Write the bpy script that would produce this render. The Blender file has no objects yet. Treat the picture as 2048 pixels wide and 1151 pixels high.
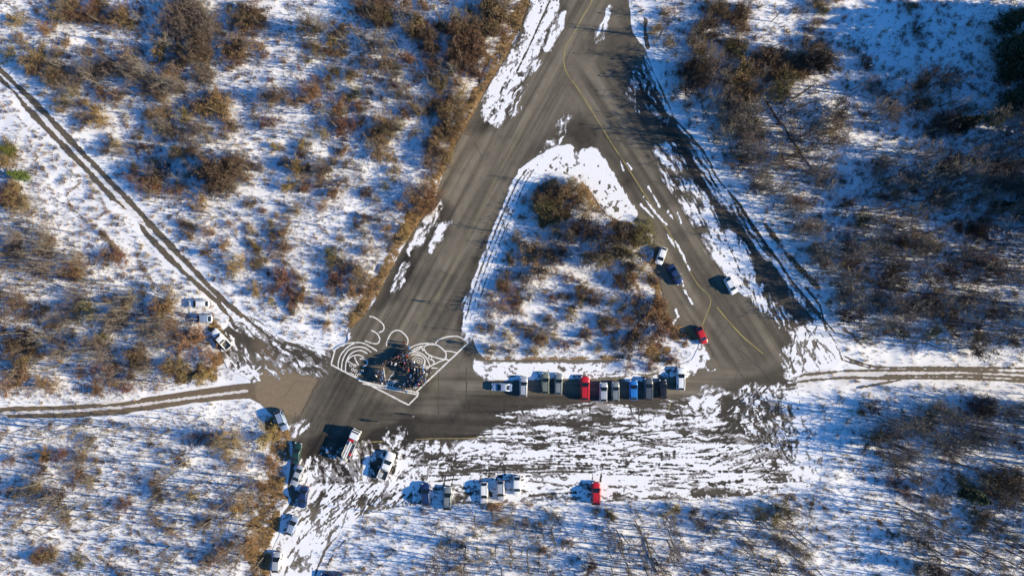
import bpy, bmesh, math, random, time
import numpy as np
from mathutils import Vector, Matrix
T0 = time.time()
random.seed(7)
RNG = np.random.default_rng(11)
PI = math.pi
R = math.radians
# ------------------------------------------------------------------ camera, sky, sun, exposure
S = 0.104            # metres on the ground per photograph pixel
CAMH = 142.0         # height of the drone
sc = bpy.context.scene
cam_d = bpy.data.cameras.new('drone_camera')
cam = bpy.data.objects.new('drone_camera', cam_d)
sc.collection.objects.link(cam)
cam_d.sensor_width = 36.0
cam_d.lens = 36.0 * CAMH / (2048 * S)
cam_d.clip_start = 1.0
cam_d.clip_end = 5000.0
cam.location = (0, 0, CAMH)
cam.rotation_euler = (0, 0, 0)
sc.camera = cam

SUN_EL = R(21.0)
SUN_AZ = R(-7.0)     # world angle of the sun from +X: to the right, a little towards the bottom of the photo
SKY_STRENGTH = 0.118
SUN_STRENGTH = 5.0
EXPOSURE = 0.82
world = bpy.data.worlds.new('World')
sc.world = world
world.use_nodes = True
wn = world.node_tree
bg = wn.nodes.get('Background') or wn.nodes.new('ShaderNodeBackground')
sky = wn.nodes.new('ShaderNodeTexSky')
sky.sky_type = 'NISHITA'
sky.sun_disc = False
sky.sun_elevation = SUN_EL
sky.sun_rotation = PI / 2 - SUN_AZ
sky.altitude = 400
sky.air_density = 1.0
sky.dust_density = 0.0
sky.ozone_density = 6.0
sat = wn.nodes.new('ShaderNodeHueSaturation')      # the clear winter sky is deep blue all over
sat.inputs['Saturation'].default_value = 1.14
wn.links.new(sky.outputs[0], sat.inputs['Color'])
wn.links.new(sat.outputs[0], bg.inputs[0])
bg.inputs[1].default_value = SKY_STRENGTH
sun_d = bpy.data.lights.new('sun', 'SUN')
sun_d.energy = SUN_STRENGTH
sun_d.angle = R(0.5)
sun_d.color = (1.0, 0.86, 0.62)
sun = bpy.data.objects.new('sun', sun_d)
sc.collection.objects.link(sun)
sd = Vector((math.cos(SUN_EL) * math.cos(SUN_AZ), math.cos(SUN_EL) * math.sin(SUN_AZ), math.sin(SUN_EL)))
sun.rotation_euler = sd.to_track_quat('Z', 'Y').to_euler()
sun.location = sd * 300
vs = sc.view_settings
vs.view_transform = 'Standard'
vs.look = 'None'
vs.exposure = EXPOSURE
vs.gamma = 1.0
vs.use_curve_mapping = False
try:
    sc.cycles.max_bounces = 5
    sc.cycles.diffuse_bounces = 2
    sc.cycles.glossy_bounces = 2
    sc.cycles.transparent_max_bounces = 4
except Exception:
    pass

C = sc.collection
def tag(o, label=None, cat=None, group=None, kind=None):
    if label: o['label'] = label
    if cat: o['category'] = cat
    if group: o['group'] = group
    if kind: o['kind'] = kind
    return o
def empty(name, loc=(0, 0, 0), rz=0.0):
    o = bpy.data.objects.new(name, None)
    o.empty_display_size = 0.3
    C.objects.link(o)
    o.location = loc
    o.rotation_euler = (0, 0, rz)
    return o
def obj(name, me, parent=None):
    o = bpy.data.objects.new(name, me)
    C.objects.link(o)
    if parent is not None: o.parent = parent
    return o
def W(x, y, z=0.0):
    return ((x - 1024.0) * S, (575.5 - y) * S, z)
def base_of(x, y, h):
    """ground point of something whose middle height h is seen at pixel x, y"""
    k = 1.0 - h / CAMH
    return (1024 + (x - 1024) * k, 575.5 + (y - 575.5) * k)

# ------------------------------------------------------------------ materials
def nmat(name):
    m = bpy.data.materials.new(name)
    m.use_nodes = True
    nt = m.node_tree
    b = nt.nodes.get('Principled BSDF')
    return m, nt, b
def node(nt, t, **kw):
    n = nt.nodes.new(t)
    for k, v in kw.items():
        if k == 'inp':
            for i, val in v.items(): n.inputs[i].default_value = val
        else: setattr(n, k, v)
    return n
def ramp(nt, stops, interp='LINEAR'):
    n = nt.nodes.new('ShaderNodeValToRGB')
    n.color_ramp.interpolation = interp
    el = n.color_ramp.elements
    while len(el) > 1: el.remove(el[-1])
    el[0].position = stops[0][0]; el[0].color = (*stops[0][1], 1)
    for p, c in stops[1:]:
        e = el.new(p); e.color = (*c, 1)
    return n
def mixc(nt, fac, a, b, bt='MIX'):
    n = nt.nodes.new('ShaderNodeMix'); n.data_type = 'RGBA'; n.blend_type = bt
    for sock, v in ((n.inputs[0], fac), (n.inputs[6], a), (n.inputs[7], b)):
        if hasattr(v, 'is_linked') or hasattr(v, 'links'): nt.links.new(v, sock)
        elif isinstance(v, (int, float)): sock.default_value = v
        else: sock.default_value = (*v, 1)
    return n.outputs[2]
def math_n(nt, op, a, b=None, clamp=False):
    n = nt.nodes.new('ShaderNodeMath'); n.operation = op; n.use_clamp = clamp
    for i, v in enumerate((a, b)):
        if v is None: continue
        if isinstance(v, (int, float)): n.inputs[i].default_value = v
        else: nt.links.new(v, n.inputs[i])
    return n.outputs[0]
def coords(nt):
    return nt.nodes.new('ShaderNodeNewGeometry').outputs['Position']
def noise(nt, vec, scale, detail=3, rough=0.55, out=0):
    n = node(nt, 'ShaderNodeTexNoise')
    n.inputs['Scale'].default_value = scale
    n.inputs['Detail'].default_value = detail
    n.inputs['Roughness'].default_value = rough
    nt.links.new(vec, n.inputs['Vector'])
    return n.outputs[out]
def attr(nt, name):
    n = node(nt, 'ShaderNodeAttribute'); n.attribute_name = name
    return n.outputs['Fac']
def simple(name, col, rough=0.6, metal=0.0, var=0.0, coat=0.0, scale=3.0, obj_var=0.0):
    m, nt, b = nmat(name)
    b.inputs['Roughness'].default_value = rough
    b.inputs['Metallic'].default_value = metal
    if coat: b.inputs['Coat Weight'].default_value = coat; b.inputs['Coat Roughness'].default_value = 0.06
    c = None
    if var or obj_var:
        tc = node(nt, 'ShaderNodeTexCoord')
        f = noise(nt, tc.outputs['Object'], scale)
        lo = tuple(max(0, v * (1 - var)) for v in col); hi = tuple(min(1, v * (1 + var)) for v in col)
        c = mixc(nt, f, lo, hi)
        if obj_var:
            oi = node(nt, 'ShaderNodeObjectInfo')
            hsv = node(nt, 'ShaderNodeHueSaturation')
            nt.links.new(c, hsv.inputs['Color'])
            v = math_n(nt, 'ADD', math_n(nt, 'MULTIPLY', oi.outputs['Random'], obj_var * 2), 1 - obj_var)
            nt.links.new(v, hsv.inputs['Value'])
            h = math_n(nt, 'ADD', math_n(nt, 'MULTIPLY', oi.outputs['Random'], 0.05), 0.478)
            nt.links.new(h, hsv.inputs['Hue'])
            c = hsv.outputs[0]
        nt.links.new(c, b.inputs['Base Color'])
    else:
        b.inputs['Base Color'].default_value = (*col, 1)
    return m

def snow_material(name, dirty=0.0):
    m, nt, b = nmat(name)
    p = coords(nt)
    n1 = noise(nt, p, 0.35, 4)
    n2 = noise(nt, p, 3.0, 3)
    c = mixc(nt, n1, (0.80, 0.80, 0.815), (0.86, 0.86, 0.87))
    f = math_n(nt, 'MULTIPLY', math_n(nt, 'SUBTRACT', n2, 0.52, True), 2.2 * (0.25 + dirty), True)
    c = mixc(nt, f, c, (0.42, 0.37, 0.33))
    nt.links.new(c, b.inputs['Base Color'])
    b.inputs['Roughness'].default_value = 0.75
    b.inputs['Specular IOR Level'].default_value = 0.25
    bp = node(nt, 'ShaderNodeBump'); bp.inputs['Strength'].default_value = 0.45; bp.inputs['Distance'].default_value = 0.05
    nt.links.new(noise(nt, p, 2.2, 4), bp.inputs['Height'])
    nt.links.new(bp.outputs[0], b.inputs['Normal'])
    return m

def terrain_material():
    m, nt, b = nmat('snowy_ground')
    p = coords(nt)
    lit = attr(nt, 'litter'); tan = attr(nt, 'tan'); dirt = attr(nt, 'dirt')
    n_f = noise(nt, p, 3.4, 3, 0.65)
    n_m = noise(nt, p, 0.45, 3, 0.6)
    n_t = noise(nt, p, 6.0, 2, 0.5)
    snow = mixc(nt, noise(nt, p, 0.2, 3), (0.79, 0.79, 0.81), (0.86, 0.86, 0.87))
    # leaf litter, grass and brush showing through the snow
    s = math_n(nt, 'ADD', math_n(nt, 'MULTIPLY', n_f, 0.75), math_n(nt, 'MULTIPLY', n_m, 0.35))
    s = math_n(nt, 'ADD', s, lit)
    cov = math_n(nt, 'MULTIPLY', math_n(nt, 'SUBTRACT', s, 0.93), 6.0, True)
    lc = ramp(nt, [(0.2, (0.045, 0.034, 0.026)), (0.45, (0.13, 0.085, 0.05)), (0.6, (0.20, 0.14, 0.085)), (0.8, (0.11, 0.10, 0.05))])
    nt.links.new(noise(nt, p, 1.7, 4, 0.65), lc.inputs[0])
    tc = ramp(nt, [(0.25, (0.13, 0.075, 0.032)), (0.5, (0.27, 0.165, 0.07)), (0.75, (0.36, 0.25, 0.12))])
    nt.links.new(noise(nt, p, 2.1, 4, 0.7), tc.inputs[0])
    lcol = mixc(nt, tan, lc.outputs[0], tc.outputs[0])
    c = mixc(nt, cov, snow, lcol)
    # trodden, gritty snow along the tracks
    dcol = mixc(nt, n_t, (0.40, 0.34, 0.29), (0.66, 0.60, 0.55))
    dd = math_n(nt, 'MULTIPLY', math_n(nt, 'ADD', dirt, math_n(nt, 'MULTIPLY', math_n(nt, 'SUBTRACT', n_f, 0.5), dirt)), 1.0, True)
    c = mixc(nt, dd, c, dcol)
    nt.links.new(c, b.inputs['Base Color'])
    b.inputs['Roughness'].default_value = 0.8
    b.inputs['Specular IOR Level'].default_value = 0.2
    bp = node(nt, 'ShaderNodeBump'); bp.inputs['Strength'].default_value = 0.4; bp.inputs['Distance'].default_value = 0.06
    nt.links.new(math_n(nt, 'ADD', noise(nt, p, 3.5, 4, 0.65), math_n(nt, 'MULTIPLY', cov, 0.3)), bp.inputs['Height'])
    nt.links.new(bp.outputs[0], b.inputs['Normal'])
    return m

def asphalt_material():
    m, nt, b = nmat('old_asphalt')
    p = coords(nt)
    wet_shade = attr(nt, 'wet_shade'); soil = attr(nt, 'soil'); tone = attr(nt, 'tone')
    r = ramp(nt, [(0.2, (0.082, 0.070, 0.053)), (0.5, (0.152, 0.130, 0.098)), (0.8, (0.225, 0.194, 0.147))])
    t = math_n(nt, 'ADD', math_n(nt, 'MULTIPLY', tone, 0.7), math_n(nt, 'MULTIPLY', noise(nt, p, 0.6, 5, 0.65), 0.3))
    nt.links.new(t, r.inputs[0])
    sp = math_n(nt, 'ADD', math_n(nt, 'MULTIPLY', noise(nt, p, 5.0, 4, 0.75), 0.9), 0.52)
    blot = math_n(nt, 'MULTIPLY', math_n(nt, 'SUBTRACT', noise(nt, p, 0.30, 5, 0.7), 0.48), 3.4, True)
    sp = math_n(nt, 'MULTIPLY', sp, math_n(nt, 'SUBTRACT', 1.0, math_n(nt, 'MULTIPLY', blot, 0.48)))
    c = mixc(nt, 1.0, r.outputs[0], sp, 'MULTIPLY')
    sc_ = mixc(nt, noise(nt, p, 1.2, 4), (0.17, 0.125, 0.078), (0.29, 0.22, 0.145))
    c = mixc(nt, soil, c, sc_)
    wv = math_n(nt, 'ADD', wet_shade, math_n(nt, 'MULTIPLY', math_n(nt, 'SUBTRACT', noise(nt, p, 0.8, 4, 0.6), 0.5), 0.55), True)
    wv = math_n(nt, 'MULTIPLY', wv, math_n(nt, 'MULTIPLY', wet_shade, 4.0, True))
    wcol = mixc(nt, 1.0, c, (0.25, 0.245, 0.25), 'MULTIPLY')
    c = mixc(nt, wv, c, wcol)
    nt.links.new(c, b.inputs['Base Color'])
    rg = math_n(nt, 'SUBTRACT', 0.9, math_n(nt, 'MULTIPLY', wv, 0.3))
    nt.links.new(rg, b.inputs['Roughness'])
    b.inputs['Specular IOR Level'].default_value = 0.25
    bp = node(nt, 'ShaderNodeBump'); bp.inputs['Strength'].default_value = 0.35; bp.inputs['Distance'].default_value = 0.02
    nt.links.new(noise(nt, p, 8.0, 3), bp.inputs['Height'])
    nt.links.new(bp.outputs[0], b.inputs['Normal'])
    return m
M = {}
M['snow'] = snow_material('lying_snow', 0.1)
M['terrain'] = terrain_material()
M['asphalt'] = asphalt_material()
M['slush'] = simple('grey_slush', (0.27, 0.25, 0.24), 0.5, var=0.6, scale=1.2)
def worn_yellow(name, col, cut):
    m, nt, b = nmat(name)
    q = coords(nt)
    f = math_n(nt, 'MULTIPLY', math_n(nt, 'SUBTRACT', math_n(nt, 'ADD', math_n(nt, 'MULTIPLY', noise(nt, q, 0.5, 3), 0.6), math_n(nt, 'MULTIPLY', noise(nt, q, 4.0, 3, 0.7), 0.4)), cut), 6.0, True)
    c = mixc(nt, f, col, (0.13, 0.112, 0.08))
    nt.links.new(c, b.inputs['Base Color']); b.inputs['Roughness'].default_value = 0.85
    return m
M['yellow'] = worn_yellow('worn_yellow_paint', (0.33, 0.265, 0.085), 0.50)
M['yellow_faint'] = worn_yellow('faint_yellow_paint', (0.22, 0.18, 0.085), 0.46)
def worn_white():
    m, nt, b = nmat('white_chalk_line')
    q = coords(nt)
    f = math_n(nt, 'MULTIPLY', math_n(nt, 'SUBTRACT', math_n(nt, 'ADD', math_n(nt, 'MULTIPLY', noise(nt, q, 1.1, 3), 0.6), math_n(nt, 'MULTIPLY', noise(nt, q, 6.0, 3, 0.7), 0.4)), 0.50), 5.0, True)
    c = mixc(nt, f, (0.78, 0.75, 0.70), (0.40, 0.37, 0.33))
    nt.links.new(c, b.inputs['Base Color']); b.inputs['Roughness'].default_value = 0.9
    return m
M['white_line'] = worn_white()
M['seam'] = simple('tar_seam', (0.055, 0.045, 0.035), 0.8, var=0.4, scale=0.8)
M['bark'] = simple('bare_bark', (0.15, 0.127, 0.105), 0.9, var=0.4, obj_var=0.25, scale=1.5)
M['bark_dark'] = simple('dark_bark', (0.075, 0.06, 0.048), 0.9, var=0.4, obj_var=0.2, scale=1.5)
M['twig'] = simple('grey_brown_twigs', (0.165, 0.128, 0.10), 0.9, var=0.35, obj_var=0.3)
M['twig_b'] = simple('brown_twigs', (0.20, 0.125, 0.066), 0.9, var=0.4, obj_var=0.25)
M['twig_d'] = simple('dark_brown_twigs', (0.105, 0.068, 0.045), 0.9, var=0.4, obj_var=0.25)
M['twig_r'] = simple('reddish_twigs', (0.205, 0.105, 0.062), 0.9, var=0.4, obj_var=0.2)
M['twig_o'] = simple('tan_twigs', (0.30, 0.185, 0.075), 0.9, var=0.4, obj_var=0.2)
M['twig_g'] = simple('olive_twigs', (0.165, 0.13, 0.055), 0.9, var=0.4, obj_var=0.2)
M['needles'] = simple('dark_needles', (0.030, 0.042, 0.018), 0.8, var=0.5, obj_var=0.3)
M['needles_g'] = simple('mossy_green_needles', (0.10, 0.115, 0.022), 0.8, var=0.4, obj_var=0.2)
M['grass'] = simple('dry_weeds', (0.12, 0.085, 0.05), 0.9, var=0.7, scale=0.5)
M['tan_grass'] = simple('tan_dead_grass', (0.33, 0.21, 0.085), 0.9, var=0.5, scale=0.5)
M['ice'] = simple('ditch_ice', (0.13, 0.15, 0.19), 0.25, var=0.3, scale=1.0)
# ------------------------------------------------------------------ ground plan, traced in photograph pixels and turned into metres
MG = 150
NX, NY = 2048 + 2 * MG, 1151 + 2 * MG
_lat = RNG.random((256, 256)).astype(np.float32)
def vnoise(u, v, seed=0):
    u = u + seed * 37.37; v = v + seed * 91.7
    iu = np.floor(u).astype(np.int32); iv = np.floor(v).astype(np.int32)
    fu = (u - iu).astype(np.float32); fv = (v - iv).astype(np.float32)
    fu = fu * fu * (3 - 2 * fu); fv = fv * fv * (3 - 2 * fv)
    a = _lat[iv & 255, iu & 255]; b = _lat[iv & 255, (iu + 1) & 255]
    c = _lat[(iv + 1) & 255, iu & 255]; d = _lat[(iv + 1) & 255, (iu + 1) & 255]
    return (a + (b - a) * fu) * (1 - fv) + (c + (d - c) * fu) * fv
def fbm(u, v, seed=0, oct=3):
    t = 0; amp = 1; tot = 0
    for i in range(oct):
        t = t + amp * vnoise(u * 2 ** i, v * 2 ** i, seed + i * 5)
        tot += amp; amp *= 0.55
    return t / tot
def grid(x0, y0, x1, y1):
    """clipped raster window and its pixel coordinates"""
    i0 = max(0, int(x0) + MG); i1 = min(NX, int(x1) + MG + 1)
    j0 = max(0, int(y0) + MG); j1 = min(NY, int(y1) + MG + 1)
    xs = np.arange(i0, i1, dtype=np.float32) - MG
    ys = np.arange(j0, j1, dtype=np.float32) - MG
    X, Y = np.meshgrid(xs, ys)
    return (slice(j0, j1), slice(i0, i1)), X, Y
def blur(a, r):
    r = int(r)
    if r < 1: return a
    for ax in (0, 1):
        for _ in range(2):
            pad = [(0, 0), (0, 0)]; pad[ax] = (r + 1, r)
            c = np.cumsum(np.pad(a, pad, mode='edge').astype(np.float64), axis=ax)
            n = a.shape[ax]
            if ax == 0: a = ((c[2 * r + 1:2 * r + 1 + n] - c[:n]) / (2 * r + 1)).astype(np.float32)
            else: a = ((c[:, 2 * r + 1:2 * r + 1 + n] - c[:, :n]) / (2 * r + 1)).astype(np.float32)
    return a
def poly(pts, soft=0, pad=0):
    """raster window, coordinates and (soft) inside mask of a polygon"""
    p = np.array(pts, dtype=np.float32)
    m = soft * 2 + pad + 2
    sl, X, Y = grid(p[:, 0].min() - m, p[:, 1].min() - m, p[:, 0].max() + m, p[:, 1].max() + m)
    ins = np.zeros(X.shape, bool)
    ys = Y[:, 0]
    for i in range(len(p)):
        (xa, ya), (xb, yb) = p[i], p[i - 1]
        if ya == yb: continue
        r = (ys >= min(ya, yb)) & (ys < max(ya, yb))
        if not r.any(): continue
        xc = xa + (ys[r] - ya) / (yb - ya) * (xb - xa)
        ins[r] ^= X[r] < xc[:, None]
    f = ins.astype(np.float32)
    if soft: f = blur(f, soft)
    return sl, X, Y, f
def dist(pts, m):
    p = np.array(pts, dtype=np.float32)
    sl, X, Y = grid(p[:, 0].min() - m, p[:, 1].min() - m, p[:, 0].max() + m, p[:, 1].max() + m)
    D = np.full(X.shape, 1e6, np.float32)
    for i in range(len(p) - 1):
        ax, ay = p[i]; bx, by = p[i + 1]
        dx, dy = bx - ax, by - ay
        L = dx * dx + dy * dy + 1e-6
        t = np.clip(((X - ax) * dx + (Y - ay) * dy) / L, 0, 1)
        D = np.minimum(D, (X - ax - t * dx) ** 2 + (Y - ay - t * dy) ** 2)
    return sl, X, Y, np.sqrt(D)
ALL, GX, GY = grid(-MG, -MG, 2048 + MG, 1151 + MG)
n_fine = fbm(GX / 5.0, GY / 5.0, 1, 3)       # ragged edges
n_tiny = fbm(GX / 2.4, GY / 2.4, 9, 2)
n_mid = fbm(GX / 22.0, GY / 22.0, 2, 3)
n_big = fbm(GX / 90.0, GY / 90.0, 3, 3)

# --- paved pads and taxiways
PAVE = [(1068, -150), (1060, 0), (1040, 65), (1012, 115), (972, 185), (925, 265), (900, 310), (885, 350), (872, 395), (850, 430),
        (822, 468), (800, 505), (782, 538), (765, 575), (745, 610), (720, 640), (700, 655), (693, 690), (667, 700), (640, 700),
        (612, 690), (585, 686), (557, 675), (525, 645), (500, 632), (470, 640), (440, 665), (445, 712), (456, 735), (500, 757),
        (515, 800), (545, 830), (580, 860), (586, 890), (580, 936), (575, 975), (583, 1003), (562, 1030), (560, 1070),
        (545, 1100), (540, 1160), (535, 1301), (590, 1301), (640, 1100), (720, 1030), (800, 1012), (860, 1005), (900, 1008), (1050, 1000), (1180, 1003), (1260, 1000),
        (1360, 1000), (1430, 995), (1510, 990), (1560, 985), (1600, 985), (1640, 960), (1645, 900), (1625, 850), (1600, 810),
        (1592, 765), (1600, 745), (1660, 735), (1690, 715), (1660, 665), (1640, 625), (1610, 590), (1582, 557), (1560, 522), (1537, 491), (1502, 440),
        (1482, 408), (1424, 345), (1395, 290), (1359, 258), (1342, 225), (1324, 190), (1305, 140), (1290, 95), (1275, 80),
        (1264, 62), (1258, 0), (1256, -150)]
ISLE = [(1112, 343), (1140, 350), (1164, 360), (1185, 385), (1199, 408), (1214, 428), (1240, 440), (1264, 443), (1306, 468), (1308, 513), (1301, 528),
        (1319, 563), (1328, 600), (1330, 631), (1351, 651), (1384, 656), (1396, 676), (1400, 690), (1385, 720), (1340, 738),
        (1300, 748), (1246, 748), (1246, 718), (1100, 719), (970, 718), (954, 700), (945, 675), (950, 645), (965, 600), (985, 540),
        (1005, 480), (1035, 405), (1070, 360), (1090, 347)]
pave = np.zeros((NY, NX), np.float32)
sl, X, Y, f = poly(PAVE); pave[sl] = f
sl, X, Y, f = poly(ISLE); pave[sl] = np.where(f > 0.5, 0, pave[sl])
pave_s = blur(pave, 3) + (n_fine - 0.5) * 0.45 - 0.5       # > 0 : paved
# --- dirt and gravel tracks running out of the frame
road = np.full((NY, NX), -1, np.float32)
def track(pts, w, jit=0.35):
    sl, X, Y, d = dist(pts, w * 2 + 4)
    road[sl] = np.maximum(road[sl], np.clip((w * (0.22 + 0.56 * n_mid[sl]) - d) / 4.0, -1, 1) + (n_fine[sl] - 0.5) * jit * 2)
track([(-150, 45), (0, 139), (75, 211), (150, 290), (205, 347), (250, 392), (312, 460), (375, 527), (425, 578), (456, 608), (500, 645), (545, 680)], 11.5, 0.5)
track([(-150, 60), (0, 156), (50, 212), (125, 290), (175, 340), (225, 397), (295, 470), (350, 527), (400, 573), (437, 606), (470, 650)], 10.5, 0.5)
DIRT = [(-150, 813), (0, 812), (120, 811), (200, 806), (300, 793), (400, 778), (475, 768), (512, 764), (560, 750), (630, 752), (640, 762), (602, 830),
        (530, 812), (500, 796), (440, 800), (375, 808), (250, 828), (125, 836), (0, 836), (-150, 836)]
sl, X, Y, f = poly(DIRT, 2)
road[sl] = np.maximum(road[sl], (f - 0.5) * 2 + (n_fine[sl] - 0.5) * 0.5)
sl, X, Y, d = dist([(-150, 827), (0, 826), (150, 821), (250, 813), (375, 796), (495, 781)], 12)
road[sl] = np.minimum(road[sl], (d - 2.8) / 3 + (n_fine[sl] - 0.5) * 1.4)
for p, w in (([(1560, 764), (1610, 749), (1696, 741), (1786, 740), (1911, 740), (2048, 746), (2198, 752)], 4.5),
             ([(1716, 724), (1753, 734), (1830, 735), (1911, 735), (2048, 736), (2198, 738)], 3.2),
             ([(1771, 751), (1850, 751), (1911, 749), (2000, 752), (2048, 755), (2198, 762)], 4.0),
             ([(1575, 766), (1620, 760), (1686, 755), (1811, 756), (1936, 756), (2048, 762), (2198, 770)], 4.5),
             ([(1600, 585), (1622, 620), (1636, 655), (1666, 681), (1686, 711), (1716, 724)], 4.0),
             ([(1612, 575), (1640, 610), (1648, 640), (1670, 665)], 3.0),
             ([(1640, 690), (1680, 718), (1740, 735)], 3.0),
             ([(1720, 775), (1770, 765), (1800, 760)], 2.5),
             ([(1295, 95), (1290, 60), (1293, 20), (1290, -30)], 7),
             ([(1303, 145), (1325, 180), (1338, 215), (1345, 240)], 5),
             ([(1345, 235), (1375, 265), (1405, 300), (1425, 335)], 4),
             ([(1400, 310), (1430, 350), (1450, 390), (1462, 410)], 6),
             ([(1385, 290), (1412, 335), (1440, 380)], 4),
             ([(640, 1160), (665, 1110), (690, 1080)], 2), ([(600, 1160), (618, 1100), (640, 1050), (650, 1010)], 2),
             ([(575, 1100), (600, 1060), (612, 1030)], 3), ([(625, 1160), (650, 1100), (690, 1050), (705, 1025)], 3)):
    track(p, w + 0.8, 0.5)

# --- snow lying on the pavement
SN = np.full((NY, NX), -1.0, np.float32)
_q = np.linspace(0, 1, 41)
def region(pts, cover, L=30, Wd=6, ang=0, soft=8, seed=0, fine=0.25, grad=None):
    """snow patches of a given cover, torn into streaks of length L and width Wd along ang (image degrees)"""
    sl, X, Y, m = poly(pts, soft)
    a = R(ang)
    u = X * math.cos(a) + Y * math.sin(a); v = -X * math.sin(a) + Y * math.cos(a)
    wob = (n_mid[sl] - 0.5) * Wd * 3
    fine = max(fine, 0.30)
    n = fbm(u / L, (v + wob) / Wd, 20 + seed, 4) * (1 - fine) + n_fine[sl] * fine * 0.65 + n_tiny[sl] * fine * 0.35
    qs = np.quantile(n[m > 0.3] if (m > 0.3).any() else n, _q)
    c = cover if grad is None else grad(X, Y)
    c = np.clip(c * np.clip(m * 1.6, 0, 1), 0, 1)
    c = np.clip(c + (n_mid[sl] - 0.5) * 0.25 * m, 0, 1)
    SN[sl] = np.maximum(SN[sl], np.where(m > 0.02, np.interp(c, _q, qs) - n - 0.04, -1))
def add_line(pts, w, jit=0.8):
    sl, X, Y, d = dist(pts, w + 6)
    SN[sl] = np.maximum(SN[sl], np.clip((w / 2 - d) / max(w, 4.0), -1, 0.5) * 0.6 + (n_fine[sl] - 0.5) * jit * 0.6)
def cut_line(pts, w, jit=0.8):
    sl, X, Y, d = dist(pts, w + 6)
    SN[sl] = np.minimum(SN[sl], np.clip((d - w / 2) / max(w, 4.0), -0.5, 1) * 0.6 + (n_fine[sl] - 0.5) * jit * 0.6)
# strips along the upper left edge
region([(1066, 0), (1060, -150), (1112, -150), (1106, 0), (1119, 5), (1111, 30), (1096, 55), (1084, 75), (1089, 92), (1061, 120), (1056, 150), (1039, 165), (1024, 178), (1007, 240),
        (994, 254), (967, 238), (965, 205), (982, 170), (999, 135), (1024, 105), (1039, 80), (1051, 50), (1061, 27)], 0.88, 30, 6, 117, 3, 1, 0.5)
region([(1129, 22), (1130, 45), (1098, 105), (1088, 100), (1104, 57), (1119, 30)], 0.9, 40, 5, 117, 2, 2)
region([(1086, 105), (1080, 130), (1060, 155), (1066, 125)], 0.7, 20, 4, 117, 3, 3)
region([(1020, 180), (1058, 172), (1050, 215), (1024, 235)], 0.35, 25, 4, 115, 4, 4)
cut_line([(1099, 3), (1080, 45), (1060, 90), (1034, 142)], 3.5)
cut_line([(1072, 60), (1050, 110), (1030, 150)], 1.5)
region([(1225, 12), (1216, 45), (1200, 85), (1192, 84), (1196, 55), (1208, 40), (1215, 10)], 0.75, 18, 5, 112, 3, 5)
region([(1130, 230), (1142, 230), (1115, 290), (1090, 296)], 0.3, 9, 5, 120, 4, 6)
# band round the point of the triangular island
region([(925, 660), (930, 610), (950, 550), (980, 475), (1005, 415), (1022, 372), (1040, 338), (1085, 304), (1120, 291), (1146, 292), (1154, 306), (1165, 297), (1192, 296),
        (1222, 340), (1250, 388), (1278, 430), (1264, 440), (1252, 458), (1236, 448), (1216, 432), (1199, 412), (1180, 384), (1160, 365), (1110, 348), (1072, 366), (1036, 412),
        (1006, 485), (986, 545), (966, 605), (952, 650), (944, 678)], 0.97, 45, 8, 115, 2, 7, 0.3)
for k, o in enumerate((6, 15, 24)):
    cut_line([(925 + o, 640), (938 + o, 590), (962 + o, 520), (990 + o, 450), (1014 + o, 395), (1030 + o * 0.9, 362), (1048 + o * 0.8, 340)], 2.0 + (k == 0), 1.0)
cut_line([(1040, 336), (1062, 316), (1090, 303)], 3.0)
region([(1150, 330), (1240, 440), (1210, 425), (1150, 360)], 0.85, 8, 6, 50, 3, 8, 0.6)
region([(922, 590), (946, 590), (948, 650), (940, 690), (925, 670)], 0.5, 18, 4, 115, 4, 9, 0.4)
for k in range(46):
    t = RNG.random(); x = 1095 + 165 * t + RNG.normal() * 12; y = 320 + 110 * t ** 1.3 + RNG.normal() * 12
    cut_line([(x, y), (x + RNG.normal() * 3, y + RNG.normal() * 3)], 1.5 + RNG.random() * 3, 1.2)
# strip below the island
region([(947, 716), (950, 740), (966, 756), (1000, 760), (1080, 757), (1160, 757), (1250, 750), (1250, 724), (1150, 728), (1050, 727), (975, 727), (958, 722)], 0.92, 25, 8, 0, 2, 10, 0.45)
region([(1256, 712), (1294, 712), (1296, 738), (1262, 742)], 0.8, 10, 8, 0, 3, 11, 0.5)
region([(1360, 678), (1392, 682), (1410, 696), (1418, 718), (1400, 736), (1375, 752), (1330, 752), (1320, 742), (1352, 728), (1350, 700)], 0.85, 12, 8, 120, 3, 12, 0.5)
region([(1248, 742), (1330, 742), (1345, 760), (1250, 762)], 0.55, 16, 6, 0, 4, 13)
# streaky patches along the right arm
def g_arm(X, Y): return np.clip(0.38 + (Y - 300) / 260 * 0.6, 0.3, 0.93)
region([(1308, 286), (1356, 292), (1380, 355), (1424, 410), (1442, 440), (1488, 493), (1506, 540), (1506, 592), (1480, 585), (1470, 560), (1452, 545), (1444, 530), (1430, 515),
        (1414, 500), (1396, 462), (1370, 415), (1356, 390), (1334, 370), (1322, 333), (1312, 310)], 0.7, 22, 6, 58, 4, 14, 0.25, g_arm)
region([(1440, 500), (1480, 500), (1506, 545), (1504, 592), (1470, 575), (1448, 540)], 0.95, 30, 10, 60, 3, 15)
region([(1504, 560), (1535, 570), (1552, 612), (1530, 625), (1504, 605)], 0.62, 30, 4.5, 78, 3, 16, 0.15)
region([(1250, 150), (1280, 120), (1330, 250), (1280, 240)], 0.12, 12, 5, 68, 8, 17)
region([(1290, 100), (1312, 160), (1345, 232), (1325, 215), (1300, 160)], 0.55, 30, 4, 66, 3, 18)
region([(1365, 270), (1400, 300), (1440, 370), (1500, 450), (1545, 515), (1600, 590), (1636, 640), (1625, 645), (1585, 590), (1530, 510), (1480, 440), (1420, 380), (1380, 310)], 0.55, 45, 4, 55, 4, 19)
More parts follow.
